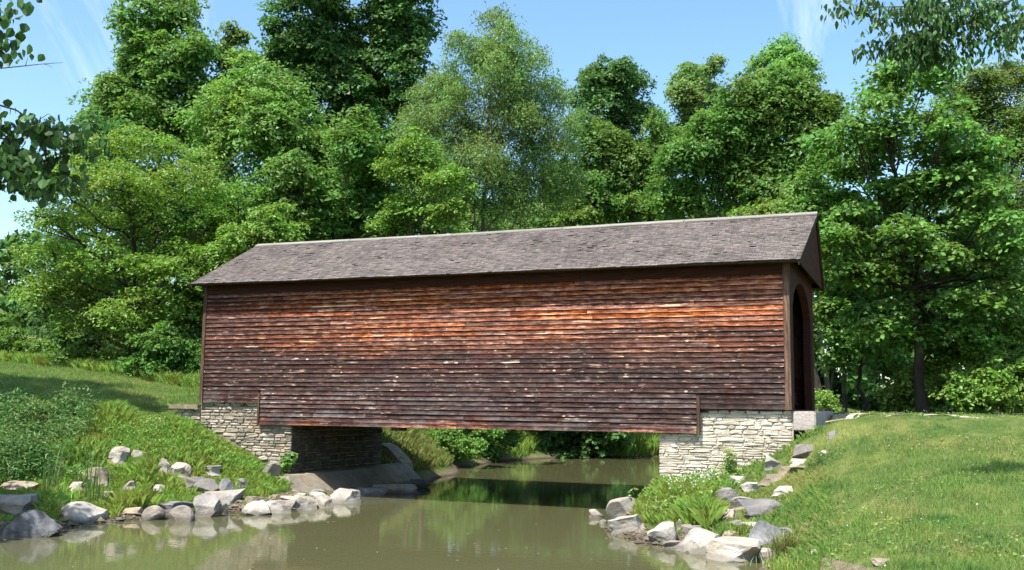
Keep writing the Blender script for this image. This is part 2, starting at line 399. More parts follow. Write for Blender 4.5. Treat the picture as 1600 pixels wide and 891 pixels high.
def stone_material(name, c0, c1, c2, lichen=0.25, scale=4.0, val=0.28, warm=0.3, warmcol=(0.36, 0.27, 0.17)):
    m, nt, out = new_mat(name); g = G(nt); v = g.pos(); rnd = g.objrand()
    n1 = g.noise(v, scale, 8, 0.68, 0.3); n2 = g.noise(v, scale * 7, 5, 0.7)
    c = g.ramp(n1, [(0.28, c0), (0.5, c1), (0.72, c2)])
    c = g.mix(g.math('MULTIPLY', g.maprange(n2, 0.35, 0.7), 0.35), c, g.hsv(c, 0.5, 0.9, 0.55))
    li = g.noise(g.mapv(v, loc=(4, 1, 7)), scale * 0.6, 4)
    c = g.mix(g.math('MULTIPLY', g.maprange(li, 0.5, 0.62), warm), c, warmcol)
    c = g.mix(g.math('MULTIPLY', g.maprange(g.noise(g.mapv(v, loc=(9, 2, 3)), scale * 1.4, 4), 0.56, 0.66), lichen), c, (0.50, 0.50, 0.45))
    c = g.hsv(c, 0.5, 1.0, g.maprange(rnd, 0, 1, 1 - val, 1 + val))
    wetz = g.sep(v)[2]
    drip = g.noise(g.mapv(v, (2.2, 2.2, 0.35), loc=(1, 5, 2)), 1.6, 5, 0.65)
    c = g.mix(g.math('MULTIPLY', g.maprange(drip, 0.52, 0.70), 0.38), c, g.hsv(c, 0.5, 1.05, 0.5))
    wet = g.maprange(g.math('ADD', wetz, g.maprange(n1, 0.3, 0.7, -0.03, 0.03)), -2.30, -2.39)
    c = g.mix(g.math('MULTIPLY', wet, 0.75), c, g.hsv(c, 0.5, 1.0, 0.35))
    p = g.principled(c, 0.85, 0.25, g.bump(g.math('ADD', n1, g.math('MULTIPLY', n2, 0.6)), 0.65, 0.05))
    g.l(p.outputs[0], out.inputs['Surface']); return m
MAT['wall_stone'] = stone_material('brown_grey_wall_stone', (0.20, 0.165, 0.125), (0.33, 0.285, 0.225), (0.50, 0.45, 0.37), val=0.40, warm=0.55)
MAT['shade_dark_stone'] = stone_material('shade_darkened_wall_stone', (0.035, 0.030, 0.024), (0.065, 0.057, 0.045), (0.105, 0.094, 0.076), val=0.3, warm=0.1, lichen=0.0)  # wall stone darkened: deep shade under the bridge painted into its colour
MAT['pale_stone'] = stone_material('limewashed_wall_stone', (0.40, 0.345, 0.265), (0.56, 0.50, 0.405), (0.66, 0.61, 0.52), val=0.16, warm=0.2)
MAT['rock'] = stone_material('grey_rock', (0.13, 0.12, 0.108), (0.215, 0.20, 0.182), (0.33, 0.315, 0.29), scale=2.2)
MAT['pale_rock'] = stone_material('pale_rock', (0.25, 0.225, 0.19), (0.36, 0.33, 0.285), (0.47, 0.44, 0.395), scale=2.2, val=0.12)
MAT['blue_rock'] = stone_material('blue_grey_rock', (0.085, 0.085, 0.09), (0.155, 0.155, 0.16), (0.26, 0.26, 0.265), scale=2.0, warm=0.15, lichen=0.12)
MAT['tan_rock'] = stone_material('tan_rock', (0.15, 0.12, 0.08), (0.25, 0.205, 0.145), (0.36, 0.31, 0.235), scale=2.2)
MAT['mortar'] = stone_material('lime_mortar', (0.14, 0.12, 0.095), (0.22, 0.195, 0.155), (0.30, 0.27, 0.22), val=0.05, scale=6)
MAT['pale_mortar'] = stone_material('pale_mortar', (0.34, 0.295, 0.225), (0.45, 0.40, 0.32), (0.53, 0.485, 0.40), val=0.05, scale=6)
MAT['concrete'] = stone_material('stained_concrete', (0.13, 0.11, 0.085), (0.22, 0.195, 0.155), (0.32, 0.295, 0.245), val=0.05, scale=1.4, lichen=0.1)
MAT['pink_stone'] = stone_material('pinkish_block', (0.36, 0.30, 0.27), (0.44, 0.385, 0.35), (0.50, 0.45, 0.415), val=0.05, scale=3.0, warm=0.1, lichen=0.1)

# ------------------------------------------------------------------ terrain
WATER_Z = -2.45
ctrl = []
def cp(p, z=None): ctrl.append((p[0], p[1], p[2] if z is None else z))
# left lawn and the slope behind it
for a in [(0, 563, 42), (150, 580, 38), (310, 612, 34), (0, 617, 29), (100, 625, 29), (200, 632, 29), (270, 643, 29.5)]:
    cp(at_range(*a))
for a in [(0, 700, 25), (0, 760, 23), (100, 690, 25.4), (200, 700, 25.4), (300, 690, 26), (200, 760, 24), (300, 750, 24.6)]:
    cp(at_range(*a))
# waterline of the left bank, in front of and behind the bridge
LEFTW = [at_level(u, v, WATER_Z)[:2] for u, v in [(0, 838), (90, 834), (130, 819), (240, 812), (330, 801), (400, 801), (450, 796)]]
for p in LEFTW: cp((p[0] - 0.05, p[1], WATER_Z + 0.02)); cp((p[0] + 1.6, p[1] - 0.6, WATER_Z - 0.5))
for p in [(-3.4, -1.2), (-3.8, 0.6), (-3.95, 3.0), (-4.0, 6.2)]: cp((p[0], p[1], WATER_Z))
for p in [(-6.9, -10.9), (-9.5, -13.5), (-14, -16.5), (-22, -20)]: cp((*p, WATER_Z)); cp((p[0] + 1.5, p[1] - 1.5, WATER_Z - 0.6)); cp((p[0] - 3.0, p[1] + 3.5, -1.1))
for p in [(-4.6, 8.4), (-6.2, 13.3), (-6.5, 19.5), (-4.8, 23.5), (-1.6, 27.2), (2, 32), (7, 39), (14, 46)]:
    cp((*p, WATER_Z))
for p in [(0.5, -6), (0.5, 0), (0.5, 6), (0, 12), (-1.5, 18), (-1, 23), (1.6, 28.5), (6, 35.5), (2, -11), (0, -15), (-8, -19)]: cp((*p, -3.2))
# right bank waterline
for u, v in [(945, 836), (960, 815), (1010, 851), (1060, 852), (1100, 869), (1185, 879), (1222, 887)]:
    p = at_level(u, v, WATER_Z); cp((p[0] + 0.05, p[1] + 0.05, WATER_Z))
for p in [(8.6, -9.0), (8.2, -12), (6.2, -16), (1.5, -19), (-6, -23), (-20, -30)]: cp((*p, WATER_Z))
for p in [(4.35, 0.3), (4.5, 3), (4.6, 6), (3.8, 12), (2.8, 18), (2.2, 22), (3, 26), (5, 31), (10, 38), (18, 46)]: cp((*p, WATER_Z))
for p in [(5.2, -0.25, -1.75), (6.5, -0.25, -1.62), (7.4, -0.3, -1.15), (8.2, -0.5, -0.70), (8.9, 0.2, -0.22), (6.5, -2.6, -2.0), (7.6, -2.6, -1.85), (7.6, -4.6, -2.2)]: cp(p)
# right lawn
for a in [(1450, 660, 23), (1450, 690, 20.4), (1450, 720, 18.7), (1450, 760, 16.4), (1450, 800, 14.7), (1450, 840, 13.4), (1450, 880, 12.1),
          (1600, 650, 40), (1600, 720, 18), (1600, 800, 14.5), (1600, 880, 11.8), (1250, 730, 21.2), (1250, 760, 19.8), (1250, 800, 17.9),
          (1250, 858, 15.5), (1300, 645, 27), (1300, 690, 22.6), (1600, 660, 24)]:
    cp(at_range(*a))
for p in [(9.8, -14, -2.0), (10.7, -23, -1.6), (16, -20, -1.5), (5, -23, -1.6), (20, -8, -0.9), (10, 3, -0.06), (9, 5, -0.06), (14, 3, -0.08), (25, 3, -0.12), (25, 10, -0.12),
          (14, 14, -0.12), (30, -15, -0.8), (9, 9, -0.12), (12, 8, -0.1), (18, 10, -0.12), (18, 20, -0.14), (12, 20, -0.14), (30, 20, -0.12), (40, 10, -0.1), (20, 32, -0.1), (6.5, 12, -0.5), (6, 20, -0.5), (9, 28, -0.2), (15, 36, -0.1), (30, 36, 0.0), (11, 4.4, -0.14), (9, 2.9, -0.12), (9.6, 0.7, -0.17), (11.5, 1.5, -0.17), (20, 3, -0.10), (16, 7, -0.1), (-4, -26, -1.5), (-16, -30, -1.4)]: cp(p)
# ground in front of and behind the left abutment
for p in [(-4.75, -0.3, -2.05), (-5.4, -0.2, -1.78), (-5.9, -0.2, -1.58), (-6.6, -0.2, -1.25), (-7.4, -0.2, -0.86), (-8.1, -0.2, -0.62), (-8.9, -0.1, -0.42), (-8.6, 2.5, -0.05), (-8.6, 5.5, -0.05), (-11, 2.5, 0.1),
          (-5.4, 6.0, -1.75), (-5.5, 7.6, -1.85), (-6.4, 9.6, -1.35), (-7.2, 8.2, -0.75), (-8.5, 13, -0.6), (-9.0, 20, -0.7), (-12, 14, 0.25), (-20, 20, 2.0), (-7, 26, -0.8), (-3, 31, -0.9), (1, 36, -0.6), (6, 45, -0.3)]: cp(p)
for p in [(-30, 10, 2.6), (-40, 30, 4.0), (-20, 45, 3.0), (-8, 50, 1.5), (30, 56, 0.3), (45, 40, 0.1), (60, 0, 0), (-60, -10, 2.0), (-40, -10, 0.8), (-25, -4, 0.5), (0, 80, 3), (-70, 60, 5),
          (70, 70, 2), (70, -50, -1), (0, -70, -1), (-70, -60, 0)]: cp(p)
ctrl = np.array(ctrl)
def _tps_k(d2): return 0.5 * d2 * np.log(d2 + 1e-9)
_cxy = ctrl[:, :2]; _n = len(ctrl)
_d2 = ((_cxy[:, None] - _cxy[None]) ** 2).sum(-1)
_A = np.zeros((_n + 3, _n + 3)); _A[:_n, :_n] = _tps_k(_d2) + np.eye(_n) * 0.15
_A[:_n, _n] = 1; _A[:_n, _n + 1:] = _cxy; _A[_n, :_n] = 1; _A[_n + 1:, :_n] = _cxy.T
_w = np.linalg.solve(_A, np.concatenate([ctrl[:, 2], np.zeros(3)]))
def height(x, y):
    x = np.asarray(x, float).ravel(); y = np.asarray(y, float).ravel()
    out = np.empty(len(x))
    for i in range(0, len(x), 20000):
        X = np.stack([x[i:i + 20000], y[i:i + 20000]], 1)
        d2 = ((X[:, None] - _cxy[None]) ** 2).sum(-1)
        out[i:i + 20000] = _tps_k(d2) @ _w[:_n] + _w[_n] + X @ _w[_n + 1:]
    plat = np.clip((x - 6.5) / 1.0, 0, 1) * np.clip((y + 1.0) / 2.0, 0, 1) * np.clip((48 - y) / 6, 0, 1)
    out = out - plat * np.maximum(0, out + 0.13)
    r = np.hypot(x, y)
    far = np.clip((r - 60) / 40, 0, 1)
    out = out * (1 - far) + far * 2.0
    out += 0.035 * np.sin(x * 1.9 + 0.7 * np.sin(y * 1.3)) * np.sin(y * 2.1 + x * 0.6) + 0.02 * np.sin(x * 4.7 + y * 3.1)
    return out
def hz(x, y): return float(height([x], [y])[0])

def spread(lo, hi, fine, n_out, far):
    a = np.arange(lo, hi + 1e-6, fine)
    out = np.geomspace(1, far, n_out)
    return np.concatenate([lo - out[::-1] * 1.0, a, hi + out])
gx = spread(-26, 20, 0.2, 30, 700); gy = spread(-16, 32, 0.2, 30, 700)
GX, GY = np.meshgrid(gx, gy)
GZ = height(GX, GY).reshape(GX.shape)
# hollow under the bridge deck so the ground never comes through the abutment faces
inb = (np.abs(GX) < 8.2) & (GY > 0.05) & (GY < 5.05)
GZ = np.where(inb, np.minimum(GZ, -0.75), GZ)
inl = (np.abs(GX) < 5.3) & (np.abs(GX) > 3.9) & (GY > -0.05) & (GY < 5.9)
GZ = np.where(inl, np.minimum(GZ, -2.2), GZ)
ny, nx = GX.shape
idx = np.arange(nx * ny).reshape(ny, nx)
quads = np.stack([idx[:-1, :-1], idx[:-1, 1:], idx[1:, 1:], idx[1:, :-1]], -1).reshape(-1, 4)
ground = mesh_obj('ground', np.stack([GX, GY, GZ], -1).reshape(-1, 3), quads, MAT['ground'], smooth=True)
tag(ground, kind='structure')
wm = MB(); wm.add([(-60, -60, WATER_Z), (60, -60, WATER_Z), (60, 60, WATER_Z), (-60, 60, WATER_Z)], [(0, 1, 2, 3)])
water = wm.build('water', MAT['water'], recalc=False); tag(water, kind='structure')

# gravel path leading off from the right portal
def strip(name, left, right, mat, lift=0.012, n=60, across=4):
    L = np.array(left, float); Rr = np.array(right, float)
    t = np.linspace(0, 1, n)
    def samp(A):
        s = np.linspace(0, 1, len(A)); return np.stack([np.interp(t, s, A[:, k]) for k in (0, 1)], -1)
    a, b = samp(L), samp(Rr)
    W = np.linspace(0, 1, across + 1)
    P = a[:, None] * (1 - W[None, :, None]) + b[:, None] * W[None, :, None]
    Z = height(P[..., 0], P[..., 1]).reshape(P.shape[:2]) + lift
    V = np.concatenate([P, Z[..., None]], -1).reshape(-1, 3)
    ii = np.arange(n * (across + 1)).reshape(n, across + 1)
    q = np.stack([ii[:-1, :-1], ii[1:, :-1], ii[1:, 1:], ii[:-1, 1:]], -1).reshape(-1, 4)
    return mesh_obj(name, V, q, mat, smooth=True)
pth = strip('path', [(8.6, 1.9), (11, 3.6), (14, 5.0), (20, 7.0), (40, 9.0)], [(8.6, 3.9), (11, 5.4), (14, 6.8), (20, 8.8), (40, 11.0)], MAT['path'], 0.02)
tag(pth, kind='structure')

# ------------------------------------------------------------------ the covered bridge
HL, EAVE_Z, RIDGE_Z, BW, OV = 8.0, 3.283, 4.816, 5.098, 0.434
SK0, SK1, SKZ = -5.995, 5.925, -0.567
XL_E, XL_R = -HL - 0.165, -HL - 0.165
XR_E, XR_R = HL + 0.30, HL + 0.43
bridge = thing('covered_bridge', 'long old covered wooden bridge with weathered red brown clapboards and shingled roof', 'covered bridge')
rng = random.Random(5)

def siding_board(x0, x1, z0, z1, y=0.0, prong=0.026, top=0.004, seg=6, parent=bridge, name='siding_board', mat=None, jag=0.006):
    mb = MB(); vs = []; fs = []
    tilt = rng.uniform(-0.004, 0.004); yo = rng.uniform(-0.004, 0.004); pr = prong + rng.uniform(-0.006, 0.008)
    for i in range(seg + 1):
        t = i / seg; x = x0 + (x1 - x0) * t
        zb = z0 + tilt * (t - 0.5) * 2 + rng.uniform(-jag, jag); w = rng.uniform(-0.002, 0.003)
        vs += [(x, y + 0.012, z1 + 0.02), (x, y - top, z1 + 0.02), (x, y - pr + yo + w, zb), (x, y + 0.012, zb)]
    for i in range(seg):
        a, b = 4 * i, 4 * i + 4
        fs += [(a + 1, a + 2, b + 2, b + 1), (a + 2, a + 3, b + 3, b + 2)]
    fs += [(0, 3, 2, 1), (4 * seg, 4 * seg + 1, 4 * seg + 2, 4 * seg + 3)]
    for i in range(seg):
        a, b = 4 * i, 4 * i + 4; fs += [(a, a + 1, b + 1, b)]
    mb.add(vs, fs)
    return mb.build(name, mat or MAT['siding'], parent, recalc=False)

COURSE = 0.1165
def run_boards(xa, xb, z0, z1, lo=1.6, hi=4.6, **kw):
    x = xa
    while x < xb - 1e-6:
        n = rng.uniform(lo, hi)
        e = xb if xb - (x + n) < 0.9 else x + n
        siding_board(x + 0.003, e - 0.003, z0, z1, seg=max(3, min(7, int((e - x) * 2))), **kw)
        x = e
z = EAVE_Z - 0.25
while z - COURSE > 0.27:
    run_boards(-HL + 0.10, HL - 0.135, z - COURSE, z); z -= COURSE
ztop = z
# base boards either side and the lowered skirt over the span
siding_board(-HL + 0.06, -7.05, 0.015, ztop, prong=0.022); siding_board(-7.044, SK0 - 0.05, 0.01, ztop, prong=0.022)
siding_board(SK1 + 0.06, HL - 0.135, -0.01, ztop, prong=0.022)
z = ztop
while z - COURSE > SKZ + 0.20:
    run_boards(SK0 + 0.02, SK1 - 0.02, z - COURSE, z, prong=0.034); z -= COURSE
x = SK0 + 0.02
for e in (-3.05, -0.1, 0.85, 3.6, SK1 - 0.02):
    siding_board(x, e - 0.005, SKZ + rng.uniform(-0.01, 0.012), z, prong=0.036, seg=7, jag=0.004); x = e
mb = MB(); mb.box(SK0 - 0.045, SK0 + 0.012, -0.058, 0.01, SKZ - 0.02, 0.27); mb.build('trim_board', MAT['upright_wood'], bridge)
mb = MB(); mb.box(SK1 - 0.012, SK1 + 0.055, -0.058, 0.01, SKZ - 0.02, 0.29); mb.build('trim_board', MAT['upright_wood'], bridge)
mb = MB(); mb.box(-HL - 0.005, -HL + 0.10, -0.045, 0.06, 0.0, EAVE_Z - 0.02); mb.build('corner_board', MAT['upright_wood'], bridge)
mb = MB(); mb.box(HL - 0.132, HL + 0.005, -0.045, 0.06, -0.01, EAVE_Z - 0.02); mb.build('corner_board', MAT['upright_wood'], bridge)
for a, b in ((-HL + 0.10, -2.6), (-2.595, 3.1), (3.105, HL - 0.135)):
    mb = MB(); mb.box(a, b, -0.036, 0.012, EAVE_Z - 0.27, EAVE_Z + 0.02); mb.build('frieze_board', MAT['frieze_wood'], bridge)
# core of the wall behind the boards, the back wall and inner lining
mb = MB(); mb.box(-HL + 0.02, HL - 0.02, 0.014, 0.08, 0.0, EAVE_Z + 0.05); mb.box(SK0, SK1, 0.0135, 0.07, SKZ + 0.03, 0.0)
mb.build('wall_core', MAT['dark_wood'], bridge)
mb = MB()
z = EAVE_Z
while z > -0.5:
    mb.add([(-HL, BW - 0.04, z), (HL, BW - 0.04, z), (HL, BW + 0.02, z - COURSE), (-HL, BW + 0.02, z - COURSE), (-HL, BW - 0.08, z - COURSE), (HL, BW - 0.08, z - COURSE), (-HL, BW - 0.08, z), (HL, BW - 0.08, z)],
           [(0, 3, 2, 1), (3, 4, 5, 2), (6, 7, 5, 4), (0, 6, 4, 3), (1, 2, 5, 7), (0, 1, 7, 6)]); z -= COURSE
o = mb.build('back_wall', MAT['dark_wood'], bridge)
# deck, floor beams, trusses
mb = MB(); mb.box(-HL, HL, 0.09, BW - 0.09, -0.09, -0.01); mb.build('deck', MAT['beam_wood'], bridge)
for bx in np.arange(-4.7, 4.9, 0.96):
    mb = MB(); mb.box(bx, bx + 0.24, 0.09, BW - 0.09, -0.40, -0.092); mb.build('floor_beam', MAT['beam_wood'], bridge)
for yy in (0.16, BW - 0.44):
    mb = MB(); mb.box(-7.2, 7.2, yy, yy + 0.26, -0.52, -0.405); mb.build('bottom_chord', MAT['beam_wood'], bridge)
mb = MB(); mb.box(-1.98, -1.70, 0.06, 0.40, -0.66, -0.524); mb.build('beam_end', MAT['beam_wood'], bridge)
for yy in (0.12, BW - 0.34):
    for bx in np.linspace(-7.4, 7.15, 9):
        mb = MB(); mb.box(bx, bx + 0.22, yy, yy + 0.2, -0.008, EAVE_Z); mb.build('truss_post', MAT['dark_wood'], bridge)
    mb = MB(); yo = yy + 0.2 if yy < 1 else yy - 0.14
    pts = [(-7.6 + 15.2 * k / 24, 0.1 + 2.7 * (1 - (2 * k / 24 - 1) ** 2)) for k in range(25)]
    for (xa, za), (xb, zb) in zip(pts, pts[1:]):
        mb.add([(xa, yo, za), (xb, yo, zb), (xb, yo, zb + 0.3), (xa, yo, za + 0.3), (xa, yo + 0.12, za), (xb, yo + 0.12, zb), (xb, yo + 0.12, zb + 0.3), (xa, yo + 0.12, za + 0.3)],
               [(0, 1, 2, 3), (7, 6, 5, 4), (0, 4, 5, 1), (3, 2, 6, 7)])
    mb.build('truss_arch', MAT['dark_wood'], bridge)
mb = MB()
for k in range(6):
    mb.box(-HL + 0.1, HL - 0.05, BW - 0.125, BW - 0.095, 0.0 + 0.14 * k, 0.135 + 0.14 * k)
mb.build('wheel_guard', MAT['frieze_wood'], bridge)
# end walls with an arched portal
def end_wall(xa, xb):
    yc = BW / 2; half = 1.95; spring = 2.35; rise = 0.72; n = 14
    arch = [(yc - half + 2 * half * k / n, spring + rise * math.sin(math.pi * k / n) ** 0.6) for k in range(n + 1)]
    left = MB(); left.prism([(0.062, 0.0), (yc - half, 0.0), (yc - half, spring), (0.062, spring)], 'x', xa, xb)
    left.build('portal_panel', MAT['frieze_wood'], bridge)
    right = MB(); right.prism([(yc + half, 0.0), (BW, 0.0), (BW, spring), (yc + half, spring)], 'x', xa, xb)
    right.build('portal_panel', MAT['frieze_wood'], bridge)
    head = MB()
    pl = [(0.062, spring)] + arch + [(BW, spring)]
    for (ya, za), (yb, zb) in zip(pl, pl[1:]):
        if yb - ya < 1e-6: continue
        head.add([(xa, ya, za), (xa, yb, zb), (xa, yb, EAVE_Z + 0.1), (xa, ya, EAVE_Z + 0.1), (xb, ya, za), (xb, yb, zb), (xb, yb, EAVE_Z + 0.1), (xb, ya, EAVE_Z + 0.1)],
                 [(0, 1, 2, 3), (7, 6, 5, 4), (0, 4, 5, 1)])
    head.build('portal_head', MAT['frieze_wood'], bridge)
end_wall(HL - 0.19, HL); end_wall(-HL, -HL + 0.19)
mb = MB(); mb.box(HL - 0.10, HL + 0.012, BW - 0.05, BW + 0.035, -0.01, EAVE_Z - 0.03); mb.build('corner_board', MAT['upright_wood'], bridge)
# roof: boarded slab, shingle courses, ridge boards, gable hoods
SL = math.hypot(BW / 2 + OV, RIDGE_Z - EAVE_Z)
def roof_pt(side, s, x_t, lift=0.0):
    """s: 0 eave .. 1 ridge; x_t 0..1 along the length"""
    y = -OV + s * (BW / 2 + OV); z = EAVE_Z + s * (RIDGE_Z - EAVE_Z)
    nyy, nzz = -(RIDGE_Z - EAVE_Z) / SL, (BW / 2 + OV) / SL
    y += nyy * lift; z += nzz * lift
    xl = XL_E + s * (XL_R - XL_E); xr = XR_E + s * (XR_R - XR_E)
    z += -0.016 * math.sin(math.pi * x_t) + 0.006 * math.sin(23 * x_t + 2 * s) + 0.004 * math.sin(61 * x_t + 5 * s)
    if side < 0: y = BW - y
    return (xl + x_t * (xr - xl), y, z)
roof = MB()
for side in (1, -1):
    a = [roof_pt(side, 0, 0, -0.055), roof_pt(side, 0, 1, -0.055), roof_pt(side, 1, 1, -0.055), roof_pt(side, 1, 0, -0.055)]
    b = [roof_pt(side, 0, 0, -0.02), roof_pt(side, 0, 1, -0.02), roof_pt(side, 1, 1, -0.02), roof_pt(side, 1, 0, -0.02)]
    roof.add(a + b, [(0, 1, 2, 3), (4, 7, 6, 5), (0, 4, 5, 1), (1, 5, 6, 2), (2, 6, 7, 3), (3, 7, 4, 0)])
roof_o = roof.build('roof', MAT['dark_wood'], bridge)
sh = MB(); ROWS = 33
for side in (1, -1):
    for r in range(ROWS):
        s0 = r / ROWS - (0.006 if r == 0 else 0); s1 = min(1.0, (r + 1.35) / ROWS)
        xt = rng.uniform(-0.008, 0)
        while xt < 1.0:
            w = rng.uniform(0.07, 0.17) / 16.6
            x0, x1 = max(xt, 0) , min(xt + w - 0.0003, 1.0)
            xt += w
            if x1 - x0 < 0.001: continue
            j = rng.uniform(-0.0035, 0.0030); l0 = 0.010 + rng.uniform(0, 0.008) + (0.014 if rng.random() < 0.03 else 0)
            l1 = -0.008
            if r > 1 and rng.random() < 0.002: continue
            th = 0.012
            vs = [roof_pt(side, s0 + j, x0, l0), roof_pt(side, s0 + j, x1, l0 + rng.uniform(-.002, .003)), roof_pt(side, s1, x1, l1 + 0.004), roof_pt(side, s1, x0, l1 + 0.004),
                  roof_pt(side, s0 + j, x0, l0 - th - 0.008), roof_pt(side, s0 + j, x1, l0 - th - 0.008)]
            sh.add(vs, [(0, 1, 2, 3), (0, 4, 5, 1), (0, 3, 4), (1, 5, 2)])
o = sh.build('shingles', MAT['shingle'], roof_o, recalc=False); o['kind'] = 'stuff'
x = 0.0
for k in range(5):
    xa, xb = 0.2 * k + 0.0005, 0.2 * (k + 1) - 0.0005
    mb = MB()
    A0, A1 = Vector(roof_pt(1, 1, xa)), Vector(roof_pt(1, 1, xb))
    for sgn in (-1, 1):
        mb.add([A0 + Vector((0, 0, 0.045)), A1 + Vector((0, 0, 0.045)), A1 + Vector((0, sgn * 0.13, -0.025)), A0 + Vector((0, sgn * 0.13, -0.025)),
                A0 + Vector((0, 0, 0.015)), A1 + Vector((0, 0, 0.015)), A1 + Vector((0, sgn * 0.13, -0.05)), A0 + Vector((0, sgn * 0.13, -0.05))],
               [(0, 1, 2, 3), (4, 7, 6, 5), (2, 6, 7, 3), (0, 3, 7, 4), (1, 5, 6, 2)])
    mb.build('ridge_board', MAT['ridge_wood'], roof_o)
def gable(xe, xr, t):
    mb = MB(); s = 0.06
    P = [(xe, -OV + s, EAVE_Z - 0.04), (xe, BW + OV - s, EAVE_Z - 0.04), (xr, BW / 2, RIDGE_Z - 0.07)]
    mb.add(P + [(p[0] - t, p[1], p[2]) for p in P], [(0, 1, 2), (5, 4, 3), (0, 3, 4, 1), (1, 4, 5, 2), (2, 5, 3, 0)])
    mb.build('gable_hood', MAT['frieze_wood'], bridge)
    for sgn in (1, -1):
        mb = MB()
        y0, y1 = (-OV, BW / 2) if sgn > 0 else (BW + OV, BW / 2)
        A = Vector((xe + 0.004, y0, EAVE_Z - 0.055)); B = Vector((xr + 0.004, y1, RIDGE_Z - 0.055)); d = Vector((0, 0, -0.14)); e = Vector((-0.03 if t > 0 else 0.03, 0, 0))
        f = Vector((0.022 if t > 0 else -0.022, 0, 0))
        mb.add([A + f, B + f, B + d + f, A + d * 0.6 + f, A + e * 0 , B, B + d, A + d * 0.6], [(0, 1, 2, 3), (7, 6, 5, 4), (3, 2, 6, 7), (0, 4, 5, 1), (0, 3, 7, 4)])
        mb.build('rake_board', MAT['dark_wood'], bridge)
gable(XR_E - 0.05, XR_R - 0.05, 0.03); gable(XL_E + 0.05, XL_R + 0.05, -0.03)
# soffit under the front and back eaves
for y0, y1 in ((-OV + 0.05, -0.04), (BW + 0.03, BW + OV - 0.05)):
    mb = MB(); mb.box(XL_E + 0.06, XR_E - 0.09, y0, y1, EAVE_Z - 0.035, EAVE_Z - 0.015); mb.build('soffit', MAT['frieze_wood'], bridge)

# ------------------------------------------------------------------ stone abutments
def stone_mesh(a0, a1, b0, b1, depth, rnd, mat, parent, plane):
    """one squared rubble stone on a wall face; plane = function (along, up, out) -> world"""
    w, h = a1 - a0, b1 - b0
    j = lambda s: rnd.uniform(-s, s)
    jj = min(0.03, w * 0.13); jh = min(0.018, h * 0.20)
    mid_t = b1 + j(jh); mid_b = b0 + j(jh)
    outl = [(a0 + abs(j(jj)), b0 + abs(j(jh))), ((a0 + a1) / 2 + j(w * .2), mid_b), (a1 - abs(j(jj)), b0 + abs(j(jh))), (a1 - abs(j(jj * .5)), (b0 + b1) / 2 + j(jh)),
            (a1 - abs(j(jj)), b1 - abs(j(jh))), ((a0 + a1) / 2 + j(w * .2), mid_t), (a0 + abs(j(jj)), b1 - abs(j(jh))), (a0 + abs(j(jj * .5)), (b0 + b1) / 2 + j(jh))]
    ca, cb = (a0 + a1) / 2, (b0 + b1) / 2
    vs = [plane(p[0], p[1], -0.03) for p in outl]
    k = 1 - min(0.35, 0.018 / max(h, 0.03))
    vs += [plane(p[0], p[1], depth * 0.55) for p in outl]
    vs += [plane(ca + (p[0] - ca) * (1 - 0.025 / max(w, .1)), cb + (p[1] - cb) * k * 0.86, depth + j(0.010)) for p in outl]
    n = 8
    fs = [(i, (i + 1) % n, n + (i + 1) % n, n + i) for i in range(n)] + [(n + i, n + (i + 1) % n, 2 * n + (i + 1) % n, 2 * n + i) for i in range(n)]
    vs.append(plane(ca + j(w * .15), cb, depth + j(0.012))); c = len(vs) - 1
    fs += [(2 * n + i, 2 * n + (i + 1) % n, c) for i in range(n)]
    mb = MB(); mb.add(vs, fs); return mb.build('stone', mat, parent)
def lay_wall(a_lo, a_hi, z_hi, z_lo_fn, plane, rnd, mat, parent, top_fn=None, hs=(0.055, 0.14), ws=(0.14, 0.5), gap=0.010, dep=(0.012, 0.045), bigs=0.12):
    z = z_hi; cnt = 0
    while z > -2.5:
        h = rnd.uniform(*hs); a = a_lo + rnd.uniform(-0.08, 0)
        while a < a_hi - 0.02:
            w = rnd.uniform(*ws) * (0.7 if rnd.random() < 0.3 else 1)
            e = a_hi if a_hi - (a + w) < 0.1 else a + w
            s0 = max(a, a_lo); hh = h
            mid = (s0 + e) / 2
            ok = z > z_lo_fn(mid) and (top_fn is None or z <= top_fn(mid) + 0.02)
            if ok and e - s0 > 0.05:
                if h > 0.105 and rnd.random() < 0.35:
                    sp = rnd.uniform(0.4, 0.6) * h
                    stone_mesh(s0 + gap / 2, e - gap / 2, z - sp + gap / 2, z - gap / 2, rnd.uniform(*dep), rnd, mat, parent, plane)
                    stone_mesh(s0 + gap / 2, e - gap / 2, z - h + gap / 2, z - sp - gap / 2, rnd.uniform(*dep), rnd, mat, parent, plane); cnt += 2
                else:
                    stone_mesh(s0 + gap / 2, e - gap / 2, z - h + gap / 2, z - gap / 2, rnd.uniform(*dep), rnd, mat, parent, plane); cnt += 1
            a = e
        z -= h
    return cnt
rs = random.Random(11)
left_ab = thing('stone_abutment', 'brown grey rubble stone abutment under the left end of the bridge', 'abutment')
mb = MB(); mb.prism([(-9.3, -2.6), (-5.04, -2.6), (-5.04, -0.585), (-5.98, -0.585), (-5.98, -0.03), (-8.02, -0.03), (-8.05, -0.18), (-8.9, -0.26), (-9.3, -0.9)], 'y', 0.105, 5.05)
mb.build('mortar_core', MAT['mortar'], left_ab)
front = lambda a, b, o: (a, 0.10 - o, b)
lo_l = lambda a: np.interp(a, [-9.0, -8.0, -7.4, -6.5, -5.8, -5.3, -4.9], [-0.5, -0.62, -0.75, -1.2, -1.55, -1.95, -2.1])
n_l = lay_wall(-8.02, -5.0, -0.005, lo_l, front, rs, MAT['wall_stone'], left_ab, top_fn=lambda a: -0.02 if a < SK0 else SKZ - 0.02 if a > SK0 + 0.3 else -0.1)
n_l += lay_wall(-8.85, -8.03, -0.18, lo_l, front, rs, MAT['wall_stone'], left_ab, hs=(0.07, 0.12), ws=(0.3, 0.5))
